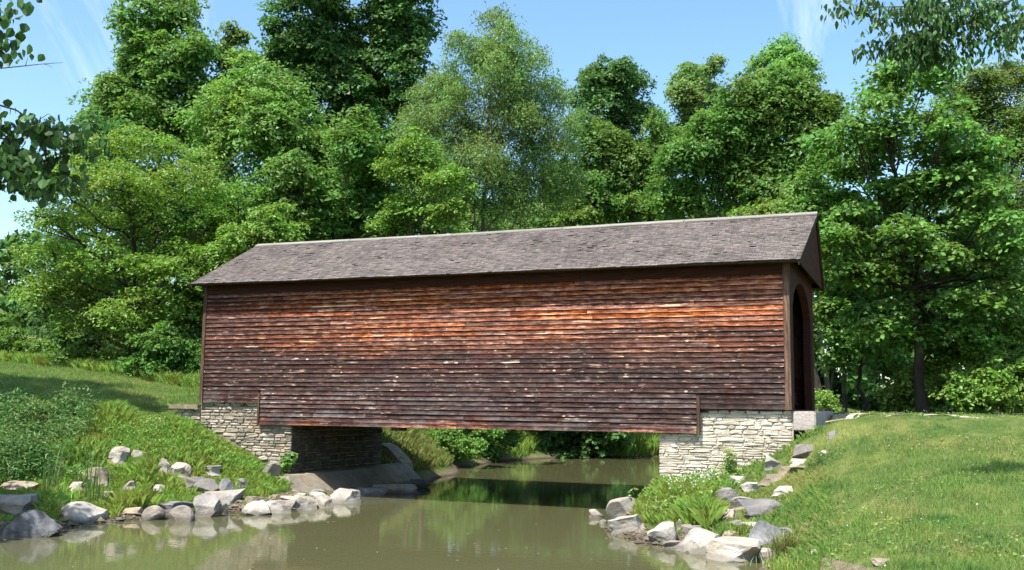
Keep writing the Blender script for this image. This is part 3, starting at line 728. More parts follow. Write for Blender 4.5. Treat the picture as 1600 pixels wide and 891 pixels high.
inner_l = lambda a, b, o: (-5.045 + o, a, b)
n_l += lay_wall(0.09, 5.05, SKZ + 0.02, lambda a: -1.95, inner_l, rs, MAT['shade_dark_stone'], left_ab, hs=(0.13, 0.2), ws=(0.35, 0.7))  # inner face, its shade put into the stone colour
mb = MB(); mb.box(-9.05, -8.06, -0.03, 0.5, -0.175, -0.06); o = mb.build('cap_stone', MAT['tan_rock'], left_ab)
right_ab = thing('stone_abutment', 'pale cream lime washed stone abutment under the right end of the bridge', 'abutment')
mb = MB(); mb.prism([(5.04, -2.6), (8.02, -2.6), (8.02, -0.035), (5.90, -0.035), (5.90, -0.585), (5.04, -0.585)], 'y', 0.105, 5.05)
mb.build('mortar_core', MAT['pale_mortar'], right_ab)
lo_r = lambda a: np.interp(a, [5.0, 6.4, 7.2, 8.0], [-2.0, -1.85, -1.35, -0.95])
n_r = lay_wall(5.0, 8.0, -0.03, lo_r, front, rs, MAT['pale_stone'], right_ab, top_fn=lambda a: -0.02 if a > SK1 else SKZ - 0.02 if a < SK1 - 0.3 else -0.1,
               hs=(0.045, 0.15), ws=(0.13, 0.62), gap=0.006, dep=(0.006, 0.030))
print('stones', n_l, n_r)
blk = MB(); blk.box(8.035, 8.51, -0.02, 4.6, -0.46, -0.035)
o = blk.build('end_block', MAT['pink_stone']); tag(o, 'pinkish squared stone block at the foot of the right portal', 'stone block')
bmesh_ = bmesh.new(); bmesh_.from_mesh(o.data); bmesh.ops.bevel(bmesh_, geom=bmesh_.edges[:], offset=0.025, segments=2, affect='EDGES'); bmesh_.to_mesh(o.data); bmesh_.free()
# concrete footing along the foot of the left abutment
ft = MB()
prof = [(-5.02, -2.7), (-5.02, -1.85), (-4.62, -1.87), (-4.10, -2.32), (-3.95, -2.7)]
ft.prism(prof, 'y', -0.2, 6.0)
ft.add([(-6.1, -0.95, -1.95), (-4.62, -0.55, -1.86), (-4.25, -0.85, -2.30), (-6.1, -1.45, -2.35), (-6.1, -0.2, -1.93), (-4.62, -0.201, -1.875), (-4.10, -0.201, -2.33), (-6.1, -1.45, -2.7), (-4.25, -0.85, -2.7), (-4.10, -0.201, -2.7), (-6.1, -0.2, -2.7)],
       [(0, 1, 2, 3), (0, 4, 5, 1), (1, 5, 6, 2), (3, 2, 8, 7), (2, 6, 9, 8), (4, 0, 3, 7, 10)])
o = ft.build('concrete_footing', MAT['concrete']); tag(o, 'sloping stained concrete footing along the foot of the left abutment', 'footing')
wg = MB()
p0 = on_plane_y(600, 694, 5.15); p1 = at_range(640, 727, 30.5)
wg.prism([(-5.6, -1.25), (-5.3, -1.35), (-4.75, -1.85), (-4.65, -2.5), (-5.6, -2.5)], 'y', 5.9, 6.6)
o = wg.build('wing_wall', MAT['concrete']); tag(o, 'pale sloping wing wall behind the far corner of the left abutment', 'wing wall')

# ------------------------------------------------------------------ rocks
def rock_mesh(name, size, seed, cuts=12, mat='rock', sub=4, rough=0.06, flat=0.0):
    bm = bmesh.new(); bmesh.ops.create_icosphere(bm, subdivisions=sub, radius=1.0)
    rr = random.Random(seed); off = Vector((rr.uniform(-50, 50), rr.uniform(-50, 50), rr.uniform(-50, 50)))
    planes = []
    for k in range(cuts):
        n = Vector((rr.gauss(0, 1), rr.gauss(0, 1), rr.gauss(0, 0.55))).normalized(); planes.append((n, rr.uniform(0.38, 0.74)))
    if flat > 0: planes.append((Vector((rr.uniform(-.15, .15), rr.uniform(-.15, .1), 1)).normalized(), 1 - flat))
    for v in bm.verts:
        p = v.co.copy()
        for n, d in planes:
            t = p.dot(n) - d
            if t > 0: p -= n * t
        q = p * 1.6 + off
        p *= 1 + rough * 1.2 * noise.noise(q) + rough * 0.7 * noise.noise(q * 2.7) + rough * 0.45 * abs(noise.noise(q * 5.5)) + rough * 0.3 * noise.noise(q * 14)
        v.co = p
    xs = [v.co for v in bm.verts]
    for v in bm.verts:
        if v.co.z < 0.05:                        # full width down into the ground
            k = 1 / max(0.5, math.sqrt(max(0.0, 1 - min(1, v.co.length_squared and (v.co.z / max(0.3, v.co.length)) ** 2))))
            v.co.x *= k; v.co.y *= k
    lo = Vector((min(p.x for p in xs), min(p.y for p in xs), min(p.z for p in xs))); hi = Vector((max(p.x for p in xs), max(p.y for p in xs), max(p.z for p in xs)))
    for v in bm.verts:
        v.co = Vector([(v.co[i] - (lo[i] + hi[i]) / 2) / (hi[i] - lo[i]) * size[i] for i in range(3)])
    me = bpy.data.meshes.new(name); bm.to_mesh(me); bm.free(); me.materials.append(MAT[mat])
    return me
ROCK_N = [0]; ROCKS = []
def rock(u, v, w, h, z, mat, label, rot=0.0, tilt=0.0, depth=0.75, cuts=11, rough=0.075, flat=0.0, sink=0.45, name='rock', sub=4):
    """u, v: bearing of the middle of its foot at ground level z; w, h: apparent width and height in px"""
    ROCK_N[0] += 1
    if z > WATER_Z + 0.06:                       # stand on the ground where the line of sight meets it
        dd = np.arange(9.0, 40.0, 0.04); pts = CAM + ray(u, v)[None] * dd[:, None]
        g_ = np.maximum(height(pts[:, 0], pts[:, 1]), WATER_Z); k_ = int(np.argmax(pts[:, 2] <= g_)); P = pts[k_]; z = float(P[2])
    else: P = at_level(u, v, z)
    d = float((P - CAM) @ _F); s = d / FOCAL
    W, H = w * s, h * s * (0.78 if z > WATER_Z + 0.06 else 0.92)
    back = (P - CAM)[:2]; back = back / np.linalg.norm(back)
    cx_, cy_ = P[0] + back[0] * W * depth * 0.35, P[1] + back[1] * W * depth * 0.35
    Hh = H * (1 + sink)
    me = rock_mesh(name, (W, W * depth, Hh), 100 + ROCK_N[0] * 7, cuts, mat, sub, rough, flat)
    o = bpy.data.objects.new(name, me)
    o.location = (cx_, cy_, z + H - Hh / 2)
    o.rotation_euler = (0, R_(tilt), YAW + R_(rot)); link(o)
    ROCKS.append((cx_, cy_, W * 0.5, H)); tag(o, label, 'rock'); return o
WZ = WATER_Z
# left shore
rock(47, 840, 100, 46, WZ, 'blue_rock', 'big dark blue grey boulder at the water in the bottom left corner', cuts=11, tilt=4)
rock(131, 818, 90, 33, WZ, 'pale_rock', 'smooth white oval boulder lying at the left shore', cuts=4, rough=0.035, tilt=9)
rock(22, 803, 66, 36, -2.3, 'rock', 'flat topped grey boulder just behind the dark corner boulder', flat=0.4)
rock(63, 783, 32, 22, -2.15, 'rock', 'small pointed grey rock beside the cattails', cuts=10)
rock(25, 775, 78, 28, -2.0, 'tan_rock', 'long dark brown slab in the shade under the left weeds', flat=0.5)
rock(100, 789, 45, 20, -2.1, 'tan_rock', 'low brown slab behind the white oval boulder', flat=0.5)
rock(152, 757, 44, 34, -1.85, 'tan_rock', 'tan rock sunlit among cattail blades', cuts=10)
rock(182, 723, 40, 32, -1.5, 'pale_rock', 'pale block like rock high in the left bank weeds', cuts=11, flat=0.3)
rock(217, 716, 24, 16, -1.45, 'pale_rock', 'small pale rock to the right of the pale block in the weeds', cuts=11)
rock(178, 786, 46, 22, -2.15, 'tan_rock', 'flat brown rock above the shore left of two round stones', flat=0.5)
rock(240, 813, 36, 24, WZ, 'rock', 'rounded brown grey stone at the waterline, left of its twin', cuts=5, rough=0.04)
rock(283, 815, 42, 26, WZ, 'rock', 'rounded grey stone at the waterline, right of its twin', cuts=5, rough=0.04)
rock(283, 800, 46, 18, -2.3, 'blue_rock', 'dark wet rock above the rounded waterline stones', flat=0.4)
rock(245, 772, 28, 18, -2.0, 'pale_rock', 'small pale rock in the middle of the left bank grass', cuts=10)
rock(255, 736, 34, 26, -1.65, 'pale_rock', 'pale rock left of a larger whitish block in the grass', cuts=11)
rock(284, 748, 40, 32, -1.75, 'pale_rock', 'whitish angular block in the left bank grass', cuts=12)
rock(323, 772, 42, 30, -1.95, 'rock', 'grey rock at the top of the angular pile', cuts=12)
rock(352, 768, 34, 26, -1.9, 'blue_rock', 'dark creviced rock between two grey blocks of the pile', cuts=12)
rock(352, 792, 62, 34, -2.2, 'rock', 'large grey slab leaning in the angular rock pile', cuts=11, tilt=-9, flat=.3)
rock(322, 804, 44, 34, -2.4, 'rock', 'squarish grey rock at the left foot of the pile', cuts=12)
rock(346, 803, 22, 18, -2.4, 'rock', 'small rounded stone at the foot of the leaning slab', cuts=6)
rock(378, 762, 22, 18, -1.9, 'blue_rock', 'small dark rock at the right end of the pile', cuts=11)
rock(421, 744, 30, 34, -1.85, 'rock', 'tilted grey slab against the foot of the left stone abutment', cuts=11, tilt=38)
# pale ledges in front of the footing
rock(404, 803, 46, 24, -2.42, 'pale_rock', 'pale tilted slab at the left end of the shore ledge', cuts=11, tilt=28, flat=0.3)
rock(432, 801, 58, 20, -2.44, 'pale_rock', 'low cream slab at the front of the shore ledge', flat=0.5, cuts=11)
rock(470, 796, 62, 22, -2.44, 'pale_rock', 'broad cream slab in the middle of the shore ledge', flat=0.45, cuts=11)
rock(500, 793, 52, 24, -2.44, 'pale_rock', 'cream layered rock right of the broad slab', flat=0.4, cuts=11)
rock(540, 786, 54, 22, -2.44, 'pale_rock', 'pointed pale slab at the right tip of the ledge', flat=0.4, cuts=11, tilt=8)
rock(470, 782, 30, 14, -2.3, 'pale_rock', 'small pale stone behind the broad slab of the ledge', cuts=10)
rock(496, 778, 30, 14, -2.3, 'rock', 'small grey stone under the sunlit face of the footing', cuts=10)
rock(438, 784, 26, 14, -2.3, 'tan_rock', 'small tan stone under the left part of the footing', cuts=10)
rock(620, 772, 86, 16, -2.45, 'rock', 'flat dark stone at the shaded right end of the footing', flat=0.5, cuts=10)
rock(655, 763, 36, 14, -2.45, 'blue_rock', 'dark stone in the bridge shadow by the far mud bank', cuts=10)
rock(575, 776, 60, 14, -2.45, 'blue_rock', 'low wet stone in shadow below the concrete footing', flat=0.4, cuts=10)
# right shore
rock(976, 811, 58, 36, -2.42, 'pale_rock', 'smooth pale boulder at the left tip of the right shore', cuts=5, rough=0.03, tilt=-14, flat=0.2)
rock(931, 809, 28, 13, WZ, 'pale_rock', 'small white stone standing alone in the water', cuts=5, rough=0.04)
rock(943, 819, 13, 7, WZ, 'pale_rock', 'tiny pale stone in the water next to the pale boulder', cuts=5, sub=3)
rock(977, 837, 76, 30, WZ, 'pale_rock', 'flat slanting pale slab in front of the smooth boulder', cuts=10, flat=0.45, tilt=-12)
rock(1038, 848, 56, 34, -2.42, 'pale_rock', 'squarish grey buff rock right of the slanting slab', cuts=11)
rock(1064, 828, 20, 24, -2.3, 'rock', 'narrow upright grey rock at the edge of the grass tuft', cuts=11)
rock(1050, 857, 36, 12, WZ, 'pale_rock', 'small pale flat stone at the water below the squarish rock', cuts=6, flat=0.3)
rock(1098, 866, 96, 36, WZ, 'pale_rock', 'large pale ledge with a dark undercut at the right shore', cuts=11, flat=0.5, tilt=7, depth=1.2)
rock(1148, 879, 92, 34, WZ, 'pale_rock', 'large pale ledge at the bottom of the right shore', cuts=11, flat=0.5, tilt=5, depth=1.2)
rock(1144, 842, 30, 14, -2.25, 'tan_rock', 'small flat buff stone lying on the pale ledges', cuts=6, flat=0.4)
rock(1203, 852, 62, 42, -2.3, 'blue_rock', 'dark blue slate block with a shaded overhang near the lawn', cuts=10, flat=0.3, tilt=14)
rock(1200, 880, 34, 24, WZ, 'pale_rock', 'pale stone under the slate overhang', cuts=11)
rock(1197, 804, 88, 28, -2.0, 'blue_rock', 'broad flat blue grey rock beside the lawn edge', cuts=11, flat=0.4)
rock(1140, 788, 46, 32, -1.95, 'rock', 'grey rock at the right end of the tall grass', cuts=12)
rock(1140, 812, 46, 20, -2.1, 'pale_rock', 'pale rock between the tall grass and the blue grey slab', cuts=11)
rock(1153, 824, 30, 14, -2.15, 'rock', 'small grey rock under the blue grey slab', cuts=11)
rock(1211, 734, 38, 30, -1.3, 'rock', 'grey boulder against the right end of the pale abutment', cuts=11)
rock(1250, 728, 34, 14, -1.12, 'pale_rock', 'uppermost flat pale stone of the small stepped row', cuts=10, flat=0.4)
rock(1236, 742, 52, 18, -1.32, 'tan_rock', 'long yellowish stone in the stepped row', cuts=10, flat=0.4)
rock(1208, 756, 46, 18, -1.5, 'tan_rock', 'weathered yellowish stone low in the stepped row', cuts=11, flat=0.4)
rock(1176, 768, 40, 18, -1.7, 'pale_rock', 'flat pale stone at the bottom of the stepped row', cuts=11, flat=0.4)
rock(1262, 713, 50, 24, -0.85, 'rock', 'grey rock under the pinkish end block', cuts=11)
rock(1302, 684, 24, 14, -0.52, 'blue_rock', 'dark rock at the top of the lawn edge', cuts=11)
rock(1288, 711, 14, 9, -0.82, 'pale_rock', 'tiny white stone at the end of the pale line in the lawn', cuts=5, sub=3)
for u, v, w, h, mt, lab in [
    (1168, 796, 54, 22, 'rock', 'grey slab wedged left of the broad blue grey rock'),
    (1180, 834, 48, 20, 'pale_rock', 'pale broken slab between the blue grey rock and the slate block'),
    (1228, 776, 44, 20, 'pale_rock', 'pale slab above the broad blue grey rock at the lawn edge'),
    (1158, 856, 44, 18, 'tan_rock', 'tan slab behind the large pale ledges'),
    (1085, 836, 40, 18, 'rock', 'flat grey slab at the foot of the right tall grass'),
    (1150, 757, 34, 16, 'pale_rock', 'small pale slab under the plants by the pale abutment'),
    (1225, 838, 30, 16, 'rock', 'small grey slab at the lawn side of the slate block'),
    (204, 806, 44, 15, 'tan_rock', 'low tan slab right of the white oval boulder'),
    (262, 800, 44, 14, 'rock', 'thin grey slab above the left rounded stone'),
    (303, 762, 40, 20, 'rock', 'grey broken slab left of the angular pile'),
    (396, 788, 36, 15, 'tan_rock', 'thin tan slab between the pile and the footing'),
    (116, 768, 34, 18, 'pale_rock', 'pale rock half hidden among the cattails'),
    (330, 742, 34, 18, 'pale_rock', 'pale slab in the grass above the angular pile'),
    (205, 765, 30, 16, 'rock', 'small grey rock under the tan rock by the cattails')]:
    rock(u, v, w, h, -2.2 if v < 845 else -2.3, mt, lab, flat=0.45, cuts=10, depth=0.9)
gz = lambda u, v, r: hz(*at_range(u, v, r)[:2])
rock(1274, 866, 16, 9, gz(1274, 866, 15.3) , 'pale_rock', 'pale stone in the bare gully at the bottom of the lawn', cuts=6, sub=3)
rock(1380, 884, 36, 12, gz(1380, 884, 12.4), 'tan_rock', 'flat tan stone at the bottom edge of the lawn', cuts=6, flat=0.4)

# ------------------------------------------------------------------ foliage
def frames(N):
    """tangent frames for Nx3 unit normals"""
    ref = np.where(np.abs(N[:, 2:3]) < 0.9, np.array([[0, 0, 1.0]]), np.array([[1.0, 0, 0]]))
    T = np.cross(ref, N); T /= np.linalg.norm(T, axis=1, keepdims=True) + 1e-9
    return T, np.cross(N, T)
def unit(a): return a / (np.linalg.norm(a, axis=-1, keepdims=True) + 1e-9)
def leaf_quads(P, N, L, W, rng, down=0.0, fold=0.12, tri=False):
    """kite leaves at P with normals N"""
    n = len(P)
    T, B = frames(N)
    a = rng.uniform(0, 2 * np.pi, n)[:, None]
    D = T * np.cos(a) + B * np.sin(a)
    if down: 
        D = unit(D + np.array([[0, 0, -down]])); N = unit(N - (N * D).sum(1, keepdims=True) * D)
    S = np.cross(N, D)
    L = L * rng.uniform(0.65, 1.25, n)[:, None]; W = W * rng.uniform(0.7, 1.2, n)[:, None]
    if tri:
        V = np.empty((n, 3, 3), np.float32)
        V[:, 0] = P - D * L * 0.5 + S * W * 0.5; V[:, 1] = P + D * L * 0.5; V[:, 2] = P - D * L * 0.35 - S * W * 0.5
        return V.reshape(-1, 3), np.arange(n * 3, dtype=np.int32).reshape(n, 3)
    V = np.empty((n, 4, 3), np.float32)
    V[:, 0] = P - D * L * 0.5
    V[:, 1] = P + S * W * 0.5 + N * W * fold - D * L * 0.06
    V[:, 2] = P + D * L * 0.5 - N * L * 0.08
    V[:, 3] = P - S * W * 0.5 + N * W * fold - D * L * 0.06
    F = np.arange(n * 4, dtype=np.int32).reshape(n, 4)
    return V.reshape(-1, 3), F
def crown_points(lobes, count, rng, spray=0.55, flat=0.28, sub=5, sub_r=0.5, up=0.8, droop=0.25, inner=0.18, per=26, jitter=0.45, vertical=1.0, bottom=0.0):
    """lobes: list of (x,y,z,rx,ry,rz). returns positions and normals of `count` leaves in flat sprays"""
    L = np.array(lobes, float)
    area = L[:, 3] * L[:, 5] + 1e-6
    # break every lobe into itself plus smaller knobs on its surface
    subs = []
    for l, ar in zip(L, area):
        subs.append((*l[:3], *(l[3:] * 0.80), ar * 1.1))
        for k in range(sub):
            d = unit(rng.normal(size=3)); d[2] = d[2] * 0.9 + 0.15
            f = rng.uniform(0.55, 0.95)
            subs.append((*(l[:3] + d * l[3:] * f), *(l[3:] * sub_r * rng.uniform(0.6, 1.15)), ar * sub_r ** 2 * 1.5))
    S = np.array(subs)
    ns = max(4, count // per)
    pick = rng.choice(len(S), ns, p=S[:, 6] / S[:, 6].sum())
    d = unit(rng.normal(size=(ns, 3)))
    flip = (d[:, 2] < -0.2) & (rng.random(ns) < 0.55); d[flip, 2] *= -1
    rad = np.where(rng.random(ns) < inner, rng.uniform(0.2, 0.7, ns), rng.uniform(0.66, 1.16, ns))
    C = S[pick, :3] + d * S[pick, 3:6] * rad[:, None]
    nrm = unit(d * 0.55 + np.array([[0, 0, up]]) + rng.normal(size=(ns, 3)) * 0.28)
    sr = spray * rng.uniform(0.55, 1.35, ns)
    T, B = frames(nrm)
    rr = np.sqrt(rng.random((ns, per))) * sr[:, None]; th = rng.uniform(0, 2 * np.pi, (ns, per))
    hh = rng.normal(size=(ns, per)) * flat * sr[:, None] * 0.5
    P = C[:, None] + T[:, None] * (rr * np.cos(th))[..., None] + B[:, None] * (rr * np.sin(th))[..., None] + nrm[:, None] * hh[..., None]
    P[..., 2] -= droop * rr ** 2 / sr[:, None]
    radial = T[:, None] * np.cos(th)[..., None] + B[:, None] * np.sin(th)[..., None]
    NN = unit(nrm[:, None] + radial * 0.35 * (rr / sr[:, None])[..., None] + rng.normal(size=(ns, per, 3)) * jitter)
    return P.reshape(-1, 3), NN.reshape(-1, 3)
TREE_N = [0]
def limb(mb, a, b, r0, r1, rng, sag=0.12, n=6, sides=6):
    a, b = np.array(a, float), np.array(b, float); Ld = np.linalg.norm(b - a)
    pts = []
    off = rng.normal(size=(n + 1, 3)) * Ld * 0.02
    for i in range(n + 1):
        t = i / n
        p = a * (1 - t) + b * t + np.array([0, 0, -sag * Ld * math.sin(math.pi * t) * 0.5]) + off[i] * (0 < i < n)
        pts.append(p)
    mb.tube(pts, [r0 * (1 - i / n) + r1 * (i / n) for i in range(n + 1)], sides)
def px_lobes(spec, d, squash=1.0, depth=1.0, dj=0.0, rng=None):
    out = []
    for l in spec:
        u, v, r = l[:3]; rv = l[3] if len(l) > 3 else r
        dd = d + (rng.uniform(-dj, dj) if rng is not None and dj else 0)
        p = at_range(u, v, dd); s = dd / FOCAL
        out.append((*p, r * s, r * s * depth, rv * s * squash))
    return out
def tree(name, label, spec, d, leaf_mat, count, leaf=(0.22, 0.15), trunk_u=None, trunk_r=0.22, bark='bark', top_frac=0.8, group=None, cat='tree', dj=1.0, lean=0.0,
         base_v=None, limbs=True, trunks=None, **kw):
    TREE_N[0] += 1; rng = np.random.default_rng(40 + TREE_N[0])
    lobes = px_lobes(spec, d, dj=dj, rng=rng, depth=kw.pop('depth', 0.9), squash=kw.pop('squash', 1.0))
    L = np.array(lobes)
    us = [s[0] for s in spec]
    tu = trunk_u if trunk_u is not None else float(np.mean(us))
    b = at_range(tu, 610, d); bz = hz(b[0], b[1]) - 0.15
    if bz < -2.2: print('LOW BASE', label, b, bz)
    root = thing(name, label, cat, (b[0], b[1], bz), group)
    off = (b[0], b[1], bz)
    down = kw.pop('down', 0.0); fold = kw.pop('fold', 0.12)
    far_ = d >= 44 and cat == 'tree'; lmin = kw.pop('limb_min', 0.12); tip_u = kw.pop('tip_u', None)
    P, N = crown_points(lobes, int(count * (2.0 if far_ else 1)), rng, **kw)
    gnd = height(P[:, 0], P[:, 1]); keep = P[:, 2] > gnd + 0.05
    P, N = P[keep], N[keep]
    q_ = 0.74 if far_ else 1.0
    V, F = leaf_quads(P, N, leaf[0] * q_ * (1.1 if far_ else 1), leaf[1] * q_, rng, down, fold, far_)
    mesh_obj('crown', V, F, MAT[leaf_mat], root, offset=off)
    mb = MB()
    topz = L[:, 2].max(); htot = topz - bz
    cx, cy = np.average(L[:, 0], weights=L[:, 3]), np.average(L[:, 1], weights=L[:, 3])
    if tip_u is not None: cx, cy = at_range(tip_u, 300, d)[:2]
    for (tb, rr) in (trunks or [(None, trunk_r)]):
        base = np.array([b[0], b[1], bz]) if tb is None else np.array([*at_range(tb, 610, d)[:2], bz])
        ex, ey = (cx, cy) if tb is None else ((cx + base[0]) / 2, (cy + base[1]) / 2)
        tip = np.array([ex, ey, bz + htot * top_frac])
        n = 9; pts = []; rad = []
        for i in range(n + 1):
            t = i / n
            w = t ** 1.3
            p = base * (1 - t) + tip * t; p[0] = base[0] * (1 - w) + tip[0] * w + rng.normal() * 0.06 * (0 < i); p[1] = base[1] * (1 - w) + tip[1] * w + rng.normal() * 0.06 * (0 < i)
            pts.append(p); rad.append(rr * (1.35 if i == 0 else 1.0) * (1 - 0.86 * t))
        mb.tube(pts, rad, 9)
        if limbs:
            for l in lobes:
                if tb is not None and rng.random() < 0.4: continue
                c = np.array(l[:3]); tt = np.clip((c[2] - bz) / (htot * top_frac) - 0.18 - rng.uniform(0, 0.12), lmin, 0.93)
                k = tt * n; i = int(k); f = k - i
                a = np.array(pts[i]) * (1 - f) + np.array(pts[min(i + 1, n)]) * f
                r0 = max(0.03, rr * (1 - 0.86 * tt) * 0.55)
                limb(mb, a, c, r0, 0.02, rng)
                for q in range(4):
                    e = c + unit(rng.normal(size=3)) * np.array(l[3:]) * 0.8
                    m0 = a * 0.35 + c * 0.65
                    limb(mb, m0 if q % 2 else c, e, r0 * 0.4 + 0.01, 0.010, rng, n=4, sides=5)
    mb.build('trunk', MAT[bark], root, smooth=True, recalc=False, offset=off)
    return root

# --- the back row
tree('maple_tree', 'tall dense rounded maple rising alone above the left woods', [(255, 40, 58), (215, 80, 42), (298, 85, 44), (250, 120, 72), (190, 170, 55), (290, 180, 60), (225, 200, 70), (160, 185, 34)], 52, 'maple', 26000, (0.30, 0.21), trunk_u=255, sub=7)
tree('maple_tree', 'slender tree top between the rounded maple and the tall dark tree', [(365, 58, 17), (352, 92, 22), (378, 98, 22), (364, 135, 32), (345, 165, 40)], 53, 'maple', 7000, (0.28, 0.2), trunk_u=362, sub=6, trunk_r=0.14)
tree('maple_tree', 'tallest dark green maple in tiers, left of the pair', [(485, -60, 70), (480, 10, 62), (437, 60, 36), (530, 45, 42), (482, 105, 72), (428, 130, 40), (545, 110, 46), (490, 190, 82), (430, 220, 60), (545, 210, 55), (500, 290, 80)], 56, 'dark_maple', 36000, (0.32, 0.23), trunk_u=490, sub=7, up=0.9)
tree('maple_tree', 'tall dark green maple right of the pair behind the pale willow', [(620, -60, 70), (618, 10, 58), (655, 55, 36), (588, 60, 42), (620, 105, 60), (585, 160, 44), (650, 175, 46), (605, 240, 66), (640, 300, 70)], 57, 'dark_maple', 28000, (0.32, 0.23), trunk_u=615, sub=7, up=0.9)
tree('maple_tree', 'rounded dark maple standing clear against the sky over the roof middle', [(935, 118, 24), (950, 140, 44), (915, 150, 30), (985, 135, 32), (955, 185, 60), (1005, 180, 24), (960, 240, 62), (1000, 260, 50)], 60, 'dark_maple', 16000, (0.29, 0.21), trunk_u=955, sub=7)
tree('poplar_tree', 'upright shimmering poplar top beside the broad maple', [(1082, 122, 26), (1112, 108, 16), (1065, 150, 24), (1098, 165, 44), (1080, 210, 40)], 61, 'willow', 9000, (0.26, 0.19), trunk_u=1085, sub=6, trunk_r=0.16)
tree('locust_tree', 'airy see through tree top above the broad maple', [(1215, 88, 28), (1186, 104, 18), (1248, 100, 26), (1222, 125, 36), (1265, 130, 22), (1195, 150, 40)], 51, 'bright', 5000, (0.26, 0.17), trunk_u=1300, sub=6, inner=0.05, trunk_r=0.16)
tree('maple_tree', 'broad bright maple filling the woods above the right roof end', [(1200, 165, 62), (1258, 175, 50), (1148, 190, 56), (1235, 225, 76), (1112, 235, 54), (1172, 270, 74), (1065, 255, 46), (1265, 275, 58), (1085, 315, 52), (1215, 320, 70)], 47, 'maple', 36000, (0.27, 0.19), trunk_u=1290, bark='dark_bark', sub=7)
tree('maple_tree', 'mid green tree filling the gap behind the roof middle', [(925, 240, 54), (890, 290, 52), (965, 290, 54), (1010, 270, 44), (1035, 215, 36), (930, 330, 58), (1010, 330, 55)], 57, 'maple', 20000, (0.27, 0.18), sub=7)
tree('locust_tree', 'feathery olive green locust behind the linden in the top right', [(1540, 145, 56, 44), (1592, 130, 46, 36), (1500, 175, 40, 34), (1565, 205, 74, 48), (1610, 230, 60), (1520, 260, 60, 46), (1590, 300, 76, 56), (1530, 340, 60), (1640, 180, 60)], 46, 'locust_dark', 30000, (0.22, 0.11), trunk_u=1560, flat=0.2, sub=8, up=1.2, droop=0.35)
tree('willow_tree', 'tall pale airy willow with thin visible limbs behind the roof', [(772, 32, 24), (795, 70, 34), (745, 82, 40), (815, 110, 46), (700, 130, 40), (770, 140, 64), (850, 160, 42), (660, 150, 22), (690, 195, 60), (790, 210, 74), (860, 230, 56), (640, 205, 30), (720, 260, 66), (840, 290, 66), (770, 300, 60), (690, 300, 50)], 48, 'willow', 46000, (0.22, 0.085), trunk_u=752, bark='pale_bark', trunk_r=0.20, sub=7, inner=0.28, down=0.7, up=0.5, jitter=0.7, per=20, droop=0.5)
tree('maple_tree', 'bright leafy tree between the rounded maple and the tall dark pair', [(400, 150, 62), (340, 185, 56), (455, 185, 52), (395, 235, 82), (490, 250, 62), (325, 265, 56), (540, 290, 54), (440, 310, 72), (520, 340, 55)], 47, 'bright', 34000, (0.25, 0.17), trunk_u=420, sub=7)
tree('maple_tree', 'dense leafy tree low behind the left half of the roof', [(470, 300, 60), (540, 330, 50), (420, 340, 55), (580, 270, 46), (560, 220, 46), (500, 370, 60), (590, 340, 45)], 43, 'maple', 22000, (0.23, 0.15), sub=7)
tree('locust_tree', 'small yellowish locust in front of the pale willow', [(655, 225, 34, 22), (640, 275, 42, 26), (690, 290, 46, 28), (632, 330, 38, 24), (700, 335, 40, 24), (660, 260, 34, 22)], 41, 'locust', 10000, (0.17, 0.085), sub=7, flat=0.15, up=1.3, trunk_r=0.1)
# --- left front: the big layered locust
LOC = [(150, 235, 62, 30), (255, 240, 66, 30), (95, 290, 58, 30), (200, 300, 74, 34), (300, 295, 60, 30), (140, 350, 80, 36), (250, 360, 76, 36), (330, 350, 50, 28), (76, 340, 36, 22),
       (84, 400, 50, 28), (190, 420, 80, 38), (110, 450, 66, 34), (260, 430, 60, 32), (80, 462, 36, 22), (215, 480, 70, 34), (290, 490, 50, 28), (140, 510, 64, 30), (240, 540, 66, 32), (290, 560, 44, 28), (330, 400, 50, 30), (180, 270, 50, 26), (84, 262, 34, 20)]
tree('locust_tree', 'wide yellow green locust with layered feathery sprays at the left of the bridge', LOC, 40, 'locust', 46000, (0.17, 0.085), trunk_u=215, trunk_r=0.25, bark='dark_bark', sub=6, flat=0.14, up=1.5, droop=0.35, dj=2.6, inner=0.1, spray=0.62, per=34, depth=1.1)
tree('ash_tree', 'dark leafy tree tangled behind the yellow green locust', [(120, 300, 70), (230, 330, 80), (310, 400, 70), (92, 430, 50), (180, 450, 80), (280, 500, 70), (110, 520, 70), (340, 330, 60), (150, 230, 50), (220, 555, 60), (330, 460, 50)], 45, 'dark_maple', 26000, (0.25, 0.17), trunks=[(150, .15), (230, .18), (285, .13)], bark='dark_bark', sub=7)
tree('ash_tree', 'distant pale hazy tree low at the left edge', [(12, 482, 46), (60, 495, 40), (-30, 505, 56), (10, 535, 52), (70, 540, 40)], 85, 'hazy', 12000, (0.45, 0.3), sub=6)
# --- right: linden with large leaves, and the small trees in its shade
LIN = []
_rl = random.Random(21)
for v in range(100, 570, 34):
    lo_ = np.interp(v, [100, 140, 200, 300, 420, 500, 570], [1385, 1345, 1310, 1280, 1290, 1330, 1370]); hi_ = np.interp(v, [100, 140, 200, 300, 420, 500, 570], [1440, 1475, 1510, 1590, 1620, 1600, 1560])
    u = lo_ + _rl.uniform(10, 50)
    while u < hi_:
        LIN.append((u, v + _rl.uniform(-16, 16), _rl.uniform(34, 52), _rl.uniform(12, 19))); u += _rl.uniform(52, 88)
tree('linden_tree', 'large leafed linden with a bare leaning trunk right of the bridge', LIN, 33, 'linden', 44000, (0.19, 0.155), trunk_u=1442, trunk_r=0.18, bark='dark_bark', sub=3, sub_r=0.6, up=1.5, droop=0.5, flat=0.16, per=22, spray=0.6, top_frac=0.9, inner=0.25, dj=2.2, depth=1.4, limb_min=0.42, jitter=0.45, tip_u=1388)
